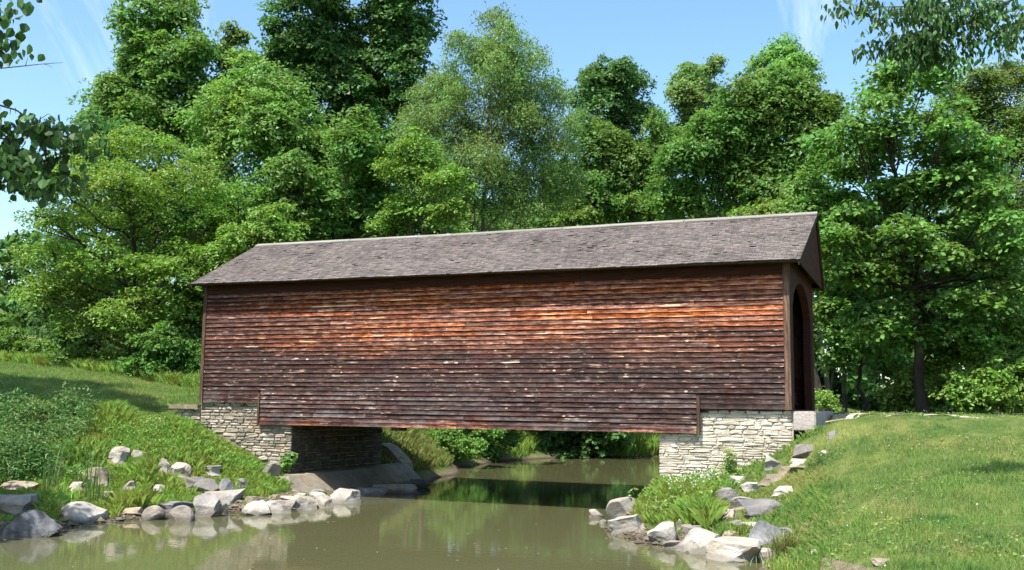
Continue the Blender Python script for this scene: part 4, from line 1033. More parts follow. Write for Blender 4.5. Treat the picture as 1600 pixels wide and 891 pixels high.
tree('maple_tree', 'young multi stemmed tree in the shade beside the right portal', [(1310, 420, 48), (1340, 470, 44), (1295, 490, 30), (1380, 520, 46), (1320, 540, 42), (1300, 380, 40)], 39, 'linden', 14000, (0.2, 0.15), trunks=[(1318, .10), (1346, .10), (1300, .07)], bark='dark_bark', sub=6)
tree('maple_tree', 'shaded understorey tree behind the linden trunk', [(1440, 500, 50), (1500, 530, 50), (1400, 560, 46), (1560, 540, 56), (1470, 450, 60), (1610, 500, 60)], 42, 'dark_maple', 16000, (0.22, 0.16), trunks=[(1480, .10), (1540, .08)], bark='dark_bark', sub=6)
# --- shrubs
def shrub(label, spec, d, mat, count, leaf=(0.16, 0.10), name='shrub', **kw):
    return tree(name, label, spec, d, mat, count, leaf, trunk_r=0.05, cat='shrub', dj=0.5, top_frac=0.6, spray=0.32, **kw)
shrub('light green shrub at the foot of the linden trunk', [(1425, 612, 36, 26), (1450, 590, 34, 26), (1395, 625, 24, 16), (1470, 620, 26, 20)], 34.0, 'shrub', 7000, sub=6)
shrub('wide pale shrub with dry twigs at the right edge', [(1520, 612, 40, 30), (1565, 590, 50, 38), (1600, 610, 44, 36), (1540, 625, 40, 20), (1620, 580, 40)], 31, 'shrub', 10000, sub=6, inner=0.3)
shrub('yellow green shrub behind the wide pale shrub', [(1580, 530, 34), (1610, 545, 40), (1545, 560, 30)], 32.5, 'locust', 5000, sub=6)
shrub('little bright shrub beside the portal corner', [(1285, 622, 13, 16), (1294, 630, 10, 10)], 31, 'shrub', 1200, (0.11, 0.07), sub=4)
for lab, spec, d, mt, ct in [
    ('pale broad leafed tree top peeping over the roof middle', [(760, 345, 40, 26), (815, 340, 40, 28), (860, 345, 34, 22), (790, 375, 50)], 55, 'willow', 9000),
    ('pale yellowish sapling over the roof right of the willow', [(880, 325, 32, 20), (905, 345, 30, 20), (870, 360, 40)], 55, 'locust', 5000),
    ('bright sapling over the roof left of the broad maple', [(985, 320, 34, 24), (1040, 305, 40, 28), (1075, 325, 30, 22), (1030, 345, 44)], 56, 'bright', 8000),
    ('small yellowish sapling at the roof line near the right end', [(1190, 326, 22, 14), (1165, 335, 20, 12), (1215, 330, 20, 14), (1190, 355, 36)], 35, 'locust', 4000),
    ('bright sapling by the upper right end of the roof', [(1265, 300, 34, 26), (1240, 325, 30, 20), (1290, 330, 34, 26), (1260, 360, 44)], 34, 'bright', 7000),
    ('yellow green sapling over the left part of the roof', [(420, 335, 40, 24), (375, 375, 40, 22), (445, 365, 40, 22), (340, 400, 36, 24), (420, 400, 40)], 38, 'locust', 8000),
    ('olive sapling over the roof left of the willow trunk', [(600, 360, 34, 22), (640, 350, 36, 22), (690, 355, 30, 20), (640, 385, 44)], 42, 'locust', 6000)]:
    tree('sapling', lab, spec, d, mt, ct, (0.17, 0.09), trunk_r=0.07, cat='sapling', dj=0.6, sub=6, spray=0.4)
for lab, spec, mt, ct, d in [
    ('dark glossy shrub at the lawn end beside the bridge', [(270, 565, 36, 34), (235, 575, 36, 28), (298, 580, 22, 30), (255, 540, 40, 30)], 'maple', 9000, 37),
    ('bright low shrub along the back of the left lawn', [(150, 565, 40, 22), (190, 575, 36, 20), (110, 560, 34, 20)], 'shrub', 6000, 40),
    ('dark low shrub at the far left end of the lawn', [(20, 545, 44, 22), (70, 550, 40, 22), (-20, 540, 44)], 'maple', 6000, 43)]:
    shrub(lab, spec, d, mt, ct, (0.17, 0.11), sub=6)
# --- far bank seen under the bridge
for lab, spec, mt, ct, d, lf in [
    ('bright leafy bush on the far bank seen under the bridge', [(705, 690, 24, 22), (735, 700, 26, 18), (690, 675, 26, 18), (745, 675, 30, 20), (720, 650, 36, 26)], 'bright', 7000, 40, (0.14, 0.085)),
    ('dark bush with an overhanging spray on the far bank', [(775, 690, 28, 20), (806, 682, 20, 8), (765, 708, 26, 12), (785, 660, 34, 24), (770, 620, 44, 36)], 'maple', 8000, 44, (0.16, 0.09)),
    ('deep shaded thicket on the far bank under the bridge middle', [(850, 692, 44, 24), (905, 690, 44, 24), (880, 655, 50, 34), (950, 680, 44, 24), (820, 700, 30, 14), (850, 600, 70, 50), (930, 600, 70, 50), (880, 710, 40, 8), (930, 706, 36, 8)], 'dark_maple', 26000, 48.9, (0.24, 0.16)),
    ('light green thicket on the far bank beside the right abutment', [(985, 690, 28, 20), (1015, 688, 28, 22), (1000, 660, 44, 28), (1050, 670, 44, 30), (965, 700, 20, 10), (1030, 610, 70, 50), (1100, 600, 70, 60)], 'bright', 13000, 53.5, (0.2, 0.11)),
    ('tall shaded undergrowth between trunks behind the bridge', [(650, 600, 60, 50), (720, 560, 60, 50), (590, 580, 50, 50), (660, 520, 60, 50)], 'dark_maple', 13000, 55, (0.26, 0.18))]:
    shrub(lab, spec, d, mt, ct, lf, sub=5, trunk_u=float(np.mean([q[0] for q in spec])) - 48)

# a far wood closing the gaps between the trunks
rngw = np.random.default_rng(3)
wl_ = []
for u in range(-150, 1800, 55):
    for v, r in ((625, 50), (575, 60), (500, 62), (420, 58), (345, 52)):
        if v < 400 and (u < 140): continue
        d = 74 + rngw.uniform(-3, 5); p = at_range(u + rngw.uniform(-20, 20), v + rngw.uniform(-15, 15), d); s = d / FOCAL
        wl_.append((*p, r * s, r * s, r * s))
P, N = crown_points(wl_, 120000, rngw, sub=4, spray=1.1, inner=0.3, up=0.1, jitter=0.9)
V, F = leaf_quads(P, N, 0.66, 0.46, rngw, tri=True)
o = mesh_obj('distant_woods', V, F, MAT['dark_maple']); tag(o, 'dark far woods closing the gaps between the trees', 'woods', kind='stuff')

# ------------------------------------------------------------------ overhanging branches, left and right edges
def leaf_mesh(name, L, W, mat):
    vs = [(0, 0, 0), (-W * .38, 0.22 * L, .08 * W), (-W * .5, .45 * L, .10 * W), (-W * .3, .75 * L, .05 * W), (0, L, -.06 * L), (W * .3, .75 * L, .05 * W), (W * .5, .45 * L, .10 * W), (W * .38, .22 * L, .08 * W), (0, .45 * L, -0.0)]
    fs = [(0, 1, 8), (1, 2, 8), (2, 3, 8), (3, 4, 8), (4, 5, 8), (5, 6, 8), (6, 7, 8), (7, 0, 8)]
    me = bpy.data.meshes.new(name); me.from_pydata(vs, [], fs); me.materials.append(mat); return me
def near_tree(label, name, base, twigs, rng_seed, L, W, mat, hang, limit, extra_crown, height_, trunk_r, bark, dead=(), dens=1.0):
    rr = np.random.default_rng(rng_seed); base = np.array(base, float)
    root = thing(name, label, 'tree', tuple(base)); off = tuple(base)
    mb = MB()
    top = base + np.array([0.3, 0.2, height_])
    pts = [base * (1 - t) + top * t + rr.normal(size=3) * 0.06 * (0 < t < 1) for t in np.linspace(0, 1, 9)]
    mb.tube(pts, [trunk_r * (1.3 if i == 0 else 1) * (1 - 0.8 * i / 8) for i in range(9)], 10)
    P, N, D = [], [], []
    twigs = [(a, int(b * dens), c, d) for a, b, c, d in twigs]
    mbt = MB()
    for pth, n_leaf, r0, from_t in twigs:
        pl = [np.array(p) for p in pth]
        if from_t is not None:
            k = from_t * 8; i = int(k); a = pts[i] * (1 - (k - i)) + pts[min(8, i + 1)] * (k - i)
            limb(mbt, a, pl[0], r0 * 2.2, r0, rr, sag=-0.1, n=7)
        mbt.tube(pl, [r0 * (1 - 0.8 * i / (len(pl) - 1)) for i in range(len(pl))], 5)
        seg = np.array([np.linalg.norm(pl[i + 1] - pl[i]) for i in range(len(pl) - 1)]); cum = np.concatenate([[0], np.cumsum(seg)])
        for k in range(n_leaf):
            t = rr.uniform(0.02, 1.0) ** 0.8 * cum[-1]; i = min(len(seg) - 1, int(np.searchsorted(cum, t) - 1)); i = max(i, 0); f = (t - cum[i]) / seg[i]
            p = pl[i] * (1 - f) + pl[i + 1] * f + rr.normal(size=3) * np.array([.09, .12, .05]) * hang
            p[2] -= abs(rr.normal()) * 0.06 * hang
            P.append(p); D.append(unit(np.array([rr.normal() * .45, rr.normal() * .45, -1.0 + rr.normal() * .25])))
    mb.build('trunk', MAT[bark], root, smooth=True, recalc=False, offset=off)
    mbt.build('branches', MAT[bark], root, smooth=True, recalc=False, offset=off)
    for pth, r0 in dead:
        m2 = MB(); m2.tube([np.array(p) for p in pth], [r0 * (1 - 0.7 * i / (len(pth) - 1)) for i in range(len(pth))], 5)
        m2.build('dead_twig', MAT['bark'], root, recalc=False, offset=off)
    me = leaf_mesh('leaf', L, W, MAT[mat])
    order = rr.permutation(len(P))
    rest = []
    for j, k in enumerate(order):
        p, d = P[k], D[k]
        nrm = unit(np.cross(d, rr.normal(size=3)))
        s = rr.uniform(0.7, 1.25)
        M = np.eye(4); M[:3, 0] = np.cross(d, nrm) * s; M[:3, 1] = d * s; M[:3, 2] = nrm * s; M[:3, 3] = p - base
        if j < limit:
            o = bpy.data.objects.new('leaf', me); o.matrix_local = Matrix(M.tolist()); link(o, root)
        else: rest.append((M, p))
    if rest:
        base_v = np.array([v.co[:] for v in me.vertices]); VV, FF = [], []
        bf = np.array([p.vertices[:] for p in me.polygons])
        for q, (M, p) in enumerate(rest):
            VV.append(base_v @ M[:3, :3].T + M[:3, 3]); FF.append(bf + q * len(base_v))
        o = mesh_obj('leaves', np.concatenate(VV), np.concatenate(FF), MAT[mat], root); o['kind'] = 'stuff'
    if extra_crown:
        lob, ct, lf = extra_crown
        Pc, Nc = crown_points(lob, ct, rr, sub=6); V, F = leaf_quads(Pc, Nc, lf[0], lf[1], rr)
        mesh_obj('crown', V, F, MAT[mat], root, offset=off)
    return root
def tw(d, pts, jit=0.0): return [at_range(u, v, d + k * jit) for k, (u, v) in enumerate(pts)]
b0 = (0.6, -18.9)
near_tree('near tree off the left side whose heart shaped leaves hang into the picture', 'linden_tree', (b0[0], b0[1], hz(*b0) - 0.1), [
    (tw(9.6, [(-60, 155), (-10, 162), (25, 172), (55, 192), (85, 202), (112, 206)], 0.05), 34, 0.012, 0.62),
    (tw(9.9, [(-30, 175), (10, 200), (50, 195), (75, 178), (98, 192)], 0.02), 22, 0.008, None),
    (tw(10.2, [(40, 190), (90, 205), (125, 205), (158, 218)], 0.05), 30, 0.006, None),
    (tw(9.7, [(-60, 185), (-10, 205), (20, 230), (60, 255), (95, 268), (118, 276)], 0.05), 62, 0.010, 0.6),
    (tw(9.4, [(-60, 200), (-20, 225), (15, 250), (45, 272), (80, 290)], 0.05), 60, 0.008, None),
    (tw(9.9, [(-50, 215), (-15, 240), (30, 240), (70, 235), (100, 235)], 0.05), 44, 0.008, None),
    (tw(9.6, [(-60, 235), (-20, 250), (5, 268), (30, 275)], 0.05), 22, 0.008, None),
    (tw(9.6, [(-60, 20), (-20, 45), (5, 58), (30, 70)], 0.03), 26, 0.009, 0.8),
    (tw(9.8, [(-50, -20), (-10, 5), (5, 20), (15, 32)], 0.03), 14, 0.008, 0.85),
    (tw(9.7, [(-30, -25), (15, -12), (40, -5)], 0.03), 8, 0.006, None)],
    77, 0.098, 0.084, 'near', 1.0, 300,
    ([(b0[0] - 1.2, b0[1] + 0.2, 5.6, 1.7, 1.7, 1.5), (b0[0] - 1.0, b0[1] - 1.5, 7.2, 2, 2, 1.7), (b0[0] - 2.4, b0[1] + 0.3, 4.2, 1.6, 1.5, 1.2), (*at_range(-170, 165, 9.7), .4, .4, .25), (*at_range(-165, 40, 9.7), .35, .35, .25), (*at_range(-180, 215, 9.7), .4, .4, .25)], 9000, (0.13, 0.1)), 7.0, 0.15, 'dark_bark',
    dead=[(tw(9.8, [(-60, 108), (0, 107), (40, 103), (68, 100), (98, 98)]), 0.007), (tw(9.8, [(40, 103), (42, 95), (44, 89)]), 0.004), (tw(9.8, [(68, 100), (76, 102), (82, 106)]), 0.004)], dens=3.3)
def sprays(poly, d, n, rr, length=70):
    out = []
    for k in range(n):
        u0, v0, u1, v1 = poly[k % len(poly)]
        t = rr.uniform(0, 1); u, v = u0 + (u1 - u0) * t, v0 + (v1 - v0) * t
        l = rr.uniform(0.5, 1.1) * length; dr = rr.uniform(-0.1, 0.35)
        sg = -1 if rr.random() < 0.75 else 1
        out.append(([at_range(u + sg * l * q, v + l * q * (dr + 0.25 * q), d + rr.uniform(-.4, .4) * q) for q in np.linspace(0, 1, 5)], int(16 * rr.uniform(.7, 1.3)), 0.006, None))
    return out
rr_ = np.random.default_rng(5)
b1 = (17.2, -7.0)
main = [(tw(15, [(1700, -80), (1640, -30), (1580, 0), (1520, 30), (1470, 60), (1435, 95)], 0.1), 30, 0.035, 0.75),
        (tw(15.4, [(1640, -30), (1560, -8), (1490, 2), (1420, 10), (1350, 12), (1318, 4)], 0.1), 30, 0.018, None),
        (tw(15.2, [(1560, 10), (1500, 30), (1440, 60), (1400, 72), (1345, 70)], 0.05), 26, 0.016, None),
        (tw(14.6, [(1720, -60), (1660, -10), (1610, 20), (1590, 50), (1565, 85)], 0.05), 50, 0.02, 0.7),
        (tw(14.8, [(1650, -20), (1600, 10), (1575, 40), (1560, 60)], 0.05), 30, 0.012, None)]
main += sprays([(1330, -5, 1520, -12), (1400, 15, 1530, 5), (1430, 55, 1530, 20), (1380, 50, 1520, 45), (1560, 0, 1620, 40), (1450, 85, 1500, 60)], 15.1, 46, rr_, 55)
near_tree('near tree off the right side whose slender drooping leaves hang into the top corner', 'cherry_tree', (b1[0], b1[1], hz(*b1) - 0.1), main,
    78, 0.118, 0.052, 'near', 1.25, 300,
    ([(b1[0] + 0.5, b1[1] - 0.5, 8.5, 2.2, 2.2, 1.8), (b1[0] + 1.5, b1[1] + 1.2, 7.4, 2, 2, 1.6)], 9000, (0.14, 0.07)), 9.0, 0.2, 'bark', dens=3.4)
# trees standing off the left side; they shade the shore and the lawn
def plain_tree(name, label, x, y, lobes, count, mat, h, tr=0.18):
    rr = np.random.default_rng(int(abs(x * 31 + y * 7)))
    z = hz(x, y) - 0.1; root = thing(name, label, 'tree', (x, y, z))
    L = [(x + a, y + b, z + c, r, r, r * 0.8) for a, b, c, r in lobes]
    P, N = crown_points(L, count, rr, sub=6); V, F = leaf_quads(P, N, 0.22, 0.15, rr)
    mesh_obj('crown', V, F, MAT[mat], root, offset=(x, y, z))
    mb = MB(); mb.tube([(x, y, z), (x + .1, y, z + h * .5), (x, y + .1, z + h)], [tr * 1.2, tr * .8, tr * .2], 8)
    for l in L: limb(mb, (x, y, z + h * 0.45), l[:3], tr * .4, .02, rr)
    mb.build('trunk', MAT['bark'], root, smooth=True, recalc=False, offset=(x, y, z))
plain_tree('maple_tree', 'shoreline tree off the left side shading the dark boulders', -8.8, -11.8, [(0, 0, 6, 1.9), (1.6, .2, 6.2, 1.5), (2.0, -.4, 7.6, 1.5), (-1.5, .5, 5.2, 1.8), (0.4, -.8, 8, 1.7), (1.0, 1.2, 5, 1.2)], 14000, 'maple', 8)
plain_tree('maple_tree', 'tall lawn tree off the left side casting a long shadow on the grass', -14.8, -6.8, [(2.4, 1.1, 11.6, 1.5), (1.0, .2, 10.6, 1.9), (0, 0, 12.8, 2.0), (-1.6, .4, 10.2, 2.2), (-3.2, 1.4, 10, 2.3), (-4.6, 3.0, 10, 2.3), (-2, 2, 12, 2), (.6, 1.6, 12, 1.6)], 22000, 'maple', 12, .25)

# ------------------------------------------------------------------ grass, weeds, reeds
def inside(px, py, poly):
    poly = np.array(poly); n = len(poly); res = np.zeros(len(px), bool); j = n - 1
    for i in range(n):
        xi, yi = poly[i]; xj, yj = poly[j]
        c = ((yi > py) != (yj > py)) & (px < (xj - xi) * (py - yi) / (yj - yi + 1e-12) + xi)
        res ^= c; j = i
    return res
def scatter(poly, n, rng, ref=14.0, power=1.6, zmin=-2.36):
    poly = np.array(poly); lo, hi = poly.min(0), poly.max(0); X = []; tot = 0
    while tot < n:
        p = rng.uniform(lo, hi, (n, 2)); k = inside(p[:, 0], p[:, 1], poly)
        d = np.hypot(p[:, 0] - CAM[0], p[:, 1] - CAM[1]); k &= rng.random(n) < np.clip((ref / d) ** power, 0, 1)
        X.append(p[k]); tot += k.sum()
    p = np.concatenate(X)[:n]; z = height(p[:, 0], p[:, 1]); k = z > zmin
    return np.column_stack([p[k], z[k]])
def clear_rocks(P, f=0.9, front=0.55):
    keep = np.ones(len(P), bool)
    for x, y, r, h in ROCKS:
        dx, dy = P[:, 0] - x, P[:, 1] - y
        t = np.array([CAM[0] - x, CAM[1] - y]); t /= np.hypot(*t)
        al = dx * t[0] + dy * t[1]; ac = np.abs(-dx * t[1] + dy * t[0])
        keep &= ~((ac < r * f) & (al > -r * 0.6) & (al < r * 0.75 + front))
    return P[keep]
def blades(P, h, w, rng, lean=0.35, tri=False):
    n = len(P); H = (h * rng.uniform(0.5, 1.3, n))[:, None]; Wd = w * rng.uniform(0.7, 1.3, n)[:, None]
    a = rng.uniform(0, 2 * np.pi, n); S = np.stack([np.cos(a), np.sin(a), np.zeros(n)], 1)
    b = rng.uniform(0, 2 * np.pi, n); D = np.stack([np.cos(b), np.sin(b), np.zeros(n)], 1) * lean * rng.uniform(0.2, 1.6, n)[:, None]
    up = np.array([[0, 0, 1.0]])
    if tri:
        V = np.empty((n, 3, 3), np.float32)
        V[:, 0] = P - S * Wd * .55 - up * .02; V[:, 1] = P + S * Wd * .55 - up * .02; V[:, 2] = P + up * H * (1 - 0.2 * (D ** 2).sum(1, keepdims=True)) + D * H
        return V.reshape(-1, 3), np.arange(n * 3, dtype=np.int32).reshape(n, 3)
    V = np.empty((n, 4, 3), np.float32)
    V[:, 0] = P - S * Wd * .5 - up * .02; V[:, 1] = P + S * Wd * .5 - up * .02
    V[:, 2] = P + up * H * .62 + D * H * .35 + S * Wd * .3
    V[:, 3] = P + up * H * (1 - 0.25 * (D ** 2).sum(1, keepdims=True)) + D * H
    return V.reshape(-1, 3), np.arange(n * 4, dtype=np.int32).reshape(n, 4)
rg = np.random.default_rng(8)
LAWN_R = [(8.5, 1.0), (8.5, -0.2), (8.05, -1.3), (7.75, -2.4), (7.7, -4.0), (7.9, -5.4), (8.55, -6.6), (9.0, -9.0), (9.4, -12.5), (15, -12.5), (16, -4), (24, 8), (34, 18), (8.0, 16), (8.6, 5)]
GULLY = [(9.0, -7.2), (9.5, -8.2), (10.1, -9.4), (10.8, -10.4), (10.6, -10.9), (9.95, -9.95), (9.35, -8.8), (8.9, -7.6)]
P = scatter(LAWN_R, 300000, rg, 13.5, 1.7)
gl = inside(P[:, 0], P[:, 1], GULLY) & (rg.random(len(P)) < 0.6)
onpath = inside(P[:, 0], P[:, 1], [(8.6, 2.0), (11, 3.7), (14, 5.2), (20, 7.2), (40, 9.2), (40, 10.8), (20, 8.6), (14, 6.7), (11, 5.3), (8.6, 3.8)])
P = P[~gl & ~onpath]
patch = 0.5 + 0.5 * np.sin(P[:, 0] * 2.3 + 1.5 * np.sin(P[:, 1] * 1.1)) * np.sin(P[:, 1] * 1.7 + P[:, 0])
clump = np.clip(np.sin(P[:, 0] * 5.1 + 2 * np.sin(P[:, 1] * 3.3)) * np.sin(P[:, 1] * 4.3 + 1.5 * np.sin(P[:, 0] * 2.2)) - 0.22, 0, 1)
V, F = blades(P, (0.045 + 0.05 * patch + 0.13 * clump) * np.clip(1 - (P[:, 1] + 1.5) * 0.25, 0.4, 1), 0.0095, rg, 0.55, True)
o = mesh_obj('lawn_grass', V, F, MAT['lawn']); tag(o, 'short sunlit grass covering the right lawn', 'grass', kind='stuff')
GUL = np.array(GULLY)
o = strip('bare_soil', [(9.0, -7.4), (9.5, -8.4), (10.1, -9.5), (10.8, -10.5)], [(8.95, -7.6), (9.35, -8.7), (9.95, -9.85), (10.6, -10.8)], MAT['soil'], 0.015); tag(o, kind='structure')
Pg = np.concatenate([scatter([(4.2, -0.9), (5.2, -0.6), (5.6, -3), (6.6, -4.2), (8.4, -5.6), (9.2, -7.5), (8.4, -7.2), (7.2, -6.2), (5.4, -5), (4.2, -3)], 1500, rg, 30, .2, -2.47),
                     scatter([(-3.2, -0.6), (-4.4, -0.8), (-4.8, -4), (-5.4, -7.6), (-6, -9.5), (-4.8, -9.6), (-3.6, -5.5), (-2.6, -2)], 1900, rg, 30, .2, -2.47)])
Pg = Pg[Pg[:, 2] < -2.22]; Vp, Fp = [], []
octa = np.array([(1, 0, 0), (0, 1, 0), (-1, 0, 0), (0, -1, 0), (0, 0, .6), (0, 0, -.6)]); of = np.array([(0, 1, 4), (1, 2, 4), (2, 3, 4), (3, 0, 4), (1, 0, 5), (2, 1, 5), (3, 2, 5), (0, 3, 5)])
for q, p in enumerate(Pg):
    r_ = rg.uniform(.015, .055) * (2.2 if rg.random() < .16 else 1); Vp.append(octa * r_ * rg.uniform(.6, 1.3, (6, 3)) + p + np.array([0, 0, r_ * .2])); Fp.append(of + 6 * q)
o = mesh_obj('pebbles', np.concatenate(Vp), np.concatenate(Fp), MAT['tan_rock']); tag(o, 'small pebbles and gravel along both waterlines', 'pebbles', kind='stuff')
Pw = np.column_stack([rg.uniform(-6, 7, 90), rg.uniform(-12, 6, 90), np.full(90, WATER_Z + 0.006)])
V, F = leaf_quads(Pw, unit(rg.normal(size=(90, 3)) * .05 + np.array([[0, 0, 1.0]])), 0.042, 0.03, rg, fold=0.0)
o = mesh_obj('floating_leaves', V, F, MAT['flower']); tag(o, 'tiny pale petals and leaves floating on the water', 'floating leaves', kind='stuff')
# clover leaves and flowers in the lawn
Pc = scatter(LAWN_R, 14000, rg, 12, 2.0); nn = unit(rg.normal(size=(len(Pc), 3)) * .45 + np.array([[0, 0, 1.0]]))
cm = np.sin(Pc[:, 0] * 1.3 + 2 * np.sin(Pc[:, 1] * .7)) + np.sin(Pc[:, 1] * 1.9 + Pc[:, 0] * .4) > 0.1
Pc, nn = Pc[cm], nn[cm]; Pc[:, 2] += rg.uniform(.02, .07, len(Pc))
V, F = leaf_quads(Pc, nn, 0.05, 0.042, rg)
o = mesh_obj('clover', V, F, MAT['lawn']); tag(o, 'low clover leaves mixed into the right lawn', 'clover', kind='stuff')
Pf = scatter(LAWN_R, 240, rg, 14, 1.0); Pf[:, 2] += rg.uniform(.06, .12, len(Pf))
V, F = leaf_quads(Pf, unit(rg.normal(size=(len(Pf), 3)) + np.array([[0, -0.6, .8]])), 0.026, 0.024, rg)
o = mesh_obj('clover_flowers', V, F, MAT['flower']); tag(o, 'tiny white clover flowers dotted over the lawn', 'flowers', kind='stuff')
# low grass filling the edges between lawn, rocks and walls
P = scatter([(5.0, -0.1), (8.6, -0.1), (9.4, -6), (9.3, -10), (8.4, -7), (7.4, -5.2), (5.6, -3.6), (4.8, -1.5)], 22000, rg, 20, .5, -2.36); P = clear_rocks(P, 0.9, 0.1); V, F = blades(P, 0.11, 0.012, rg, 0.7)
o = mesh_obj('verge_grass', V, F, MAT['lawn']); tag(o, 'low grass filling the edge between right lawn and rocks', 'grass', kind='stuff')
P = scatter([(-4.6, -0.3), (-8.6, -0.3), (-8.6, -6), (-4.4, -8), (-3.6, -4), (-4.2, -1.4)], 24000, rg, 26, .5, -2.38); P = clear_rocks(P, 0.9, 0.2); V, F = blades(P, 0.15, 0.015, rg, 0.7)
o = mesh_obj('verge_grass', V, F, MAT['bank_grass']); tag(o, 'low grass between the rocks along the left shore', 'grass', kind='stuff')
# left lawn
LAWN_L = [(-9.3, 1.2), (-10.4, -0.1), (-12.1, -0.9), (-14.5, -2.0), (-24, -6), (-30, 6), (-25, 9), (-18, 7.5), (-11.8, 6), (-9.2, 5)]
P = scatter(LAWN_L, 110000, rg, 30, 1.0); V, F = blades(P, 0.10, 0.015, rg, 0.5, True)
o = mesh_obj('lawn_grass', V, F, MAT['lawn']); tag(o, 'mown grass of the lawn beyond the left bank', 'grass', kind='stuff')
# tall rough grass at the back of the left lawn
P = scatter([(-26, 8), (-18, 6.2), (-11.9, 4.8), (-9.4, 4.5), (-9.0, 8), (-13, 9), (-19, 10), (-26, 12)], 34000, rg, 34, 1.0); V, F = blades(P, 0.36, 0.028, rg, 0.6)
o = mesh_obj('rough_grass', V, F, MAT['bank_grass']); tag(o, 'tall uncut grass along the back of the left lawn', 'grass', kind='stuff')
# left bank: tall grass and leafy weeds
BANK_L = [(-8.9, -0.15), (-7.4, -0.2), (-5.9, -0.25), (-5.0, -1.2), (-5.0, -2.6), (-4.6, -4.2), (-4.7, -6.0), (-5.4, -7.6), (-6.2, -9.3), (-9.0, -11.5), (-18, -9), (-16, -3.0), (-12.1, -0.9), (-10.4, -0.1)]
P = scatter(BANK_L, 150000, rg, 24, 1.2, -2.40); P = clear_rocks(P)
tall = np.clip(0.55 + 0.75 * np.sin(P[:, 0] * 1.7 + 1.3 * np.sin(P[:, 1] * 0.9)) * np.sin(P[:, 1] * 1.9 + 0.8 * P[:, 0]), 0.30, 1.35)
tall *= np.clip((-P[:, 1] - 0.2) * 0.45 + 0.35, 0.3, 1.0)
V, F = blades(P, 0.34 * tall, 0.0135, rg, 0.55)
o = mesh_obj('bank_grass', V, F, MAT['bank_grass']); tag(o, 'lush long grass covering the left bank', 'grass', kind='stuff')
def weed_plants(poly, n, hgt, leaves, leaf, mat, rng, name, label, zmin=-2.2, ref=24):
    P0 = clear_rocks(scatter(poly, n, rng, ref, 1.0, zmin), 1.0, 0.6); P0[:, :2] += rng.normal(size=(len(P0), 2)) * 0.32; P0[:, 2] = height(P0[:, 0], P0[:, 1]); P0 = clear_rocks(P0[P0[:, 2] > zmin], 1.0, 0.5); H = hgt * rng.uniform(0.4, 1.25, len(P0)) * (0.75 + 0.35 * np.sin(P0[:, 0] * 2.7 + P0[:, 1]) * np.sin(P0[:, 1] * 2.1))
    t = np.sqrt(rng.random((len(P0), leaves)))
    Q = P0[:, None] + np.stack([rng.normal(size=t.shape) * .11, rng.normal(size=t.shape) * .11, t * H[:, None]], -1)
    N_ = unit(rng.normal(size=(*t.shape, 3)) * .55 + np.array([0, -0.1, 1.0]))
    V, F = leaf_quads(Q.reshape(-1, 3), N_.reshape(-1, 3), leaf[0], leaf[1], rng, 0.2)
    o = mesh_obj(name, V, F, MAT[mat]); tag(o, label, 'weeds', kind='stuff')
weed_plants([(-9.4, -1.2), (-8.0, -1.0), (-6.6, -2.6), (-6.2, -4.2), (-7, -6), (-9, -6.4), (-18, -8), (-16, -3.2), (-12.3, -1.2)], 600, 0.34, 16, (0.085, 0.04), 'weed', rg, 'leafy_weeds', 'bright leafy weeds on the upper left bank')
weed_plants([(-13.0, -2.6), (-9.9, -1.9), (-9.0, -3.4), (-8.0, -5.4), (-8.6, -7.2), (-10, -9), (-15, -7)], 1300, 0.85, 30, (0.13, 0.04), 'weed_dark', rg, 'tall_weeds', 'tall dark nettle like weeds at the left edge of the bank')
weed_plants([(-7.8, -0.6), (-6.0, -0.6), (-5.6, -1.6), (-6.2, -3.6), (-8.4, -3.0)], 150, 0.2, 12, (0.09, 0.05), 'weed', rg, 'low_weeds', 'broad leafed weeds below the left stone abutment')
# right bank: bright tall grass between the rocks
BANK_R = [(5.0, -0.2), (6.6, -0.3), (7.0, -1.0), (6.7, -2.2), (7.0, -3.6), (6.9, -4.4), (6.3, -3.9), (5.6, -3.4), (5.0, -2.0)]
P = scatter(BANK_R, 24000, rg, 24, .5, -2.3); P = clear_rocks(P); V, F = blades(P, 0.24 + 0.14 * np.clip(np.sin(P[:, 0] * 4 + 2 * P[:, 1]) + np.sin(P[:, 1] * 3.1), -1, 1), 0.010, rg, 0.55)
o = mesh_obj('bank_grass', V, F, MAT['bank_grass']); tag(o, 'bright tall grass between the rocks of the right bank', 'grass', kind='stuff')
weed_plants(BANK_R, 260, 0.36, 14, (0.10, 0.05), 'weed', rg, 'leafy_weeds', 'light green weeds between rocks and pale abutment', -2.2)
P = scatter([(5.5, -0.9), (6.6, -0.9), (6.6, -2.2), (5.6, -2.0)], 130, rg, 24, .5); P[:, 2] += rg.uniform(.32, .5, len(P))
V, F = leaf_quads(P, unit(rg.normal(size=(len(P), 3)) + np.array([[0, -1, .5]])), 0.04, 0.035, rg)
o = mesh_obj('weed_flowers', V, F, MAT['flower']); tag(o, 'small whitish flowers in the grass by the pale abutment', 'flowers', kind='stuff')
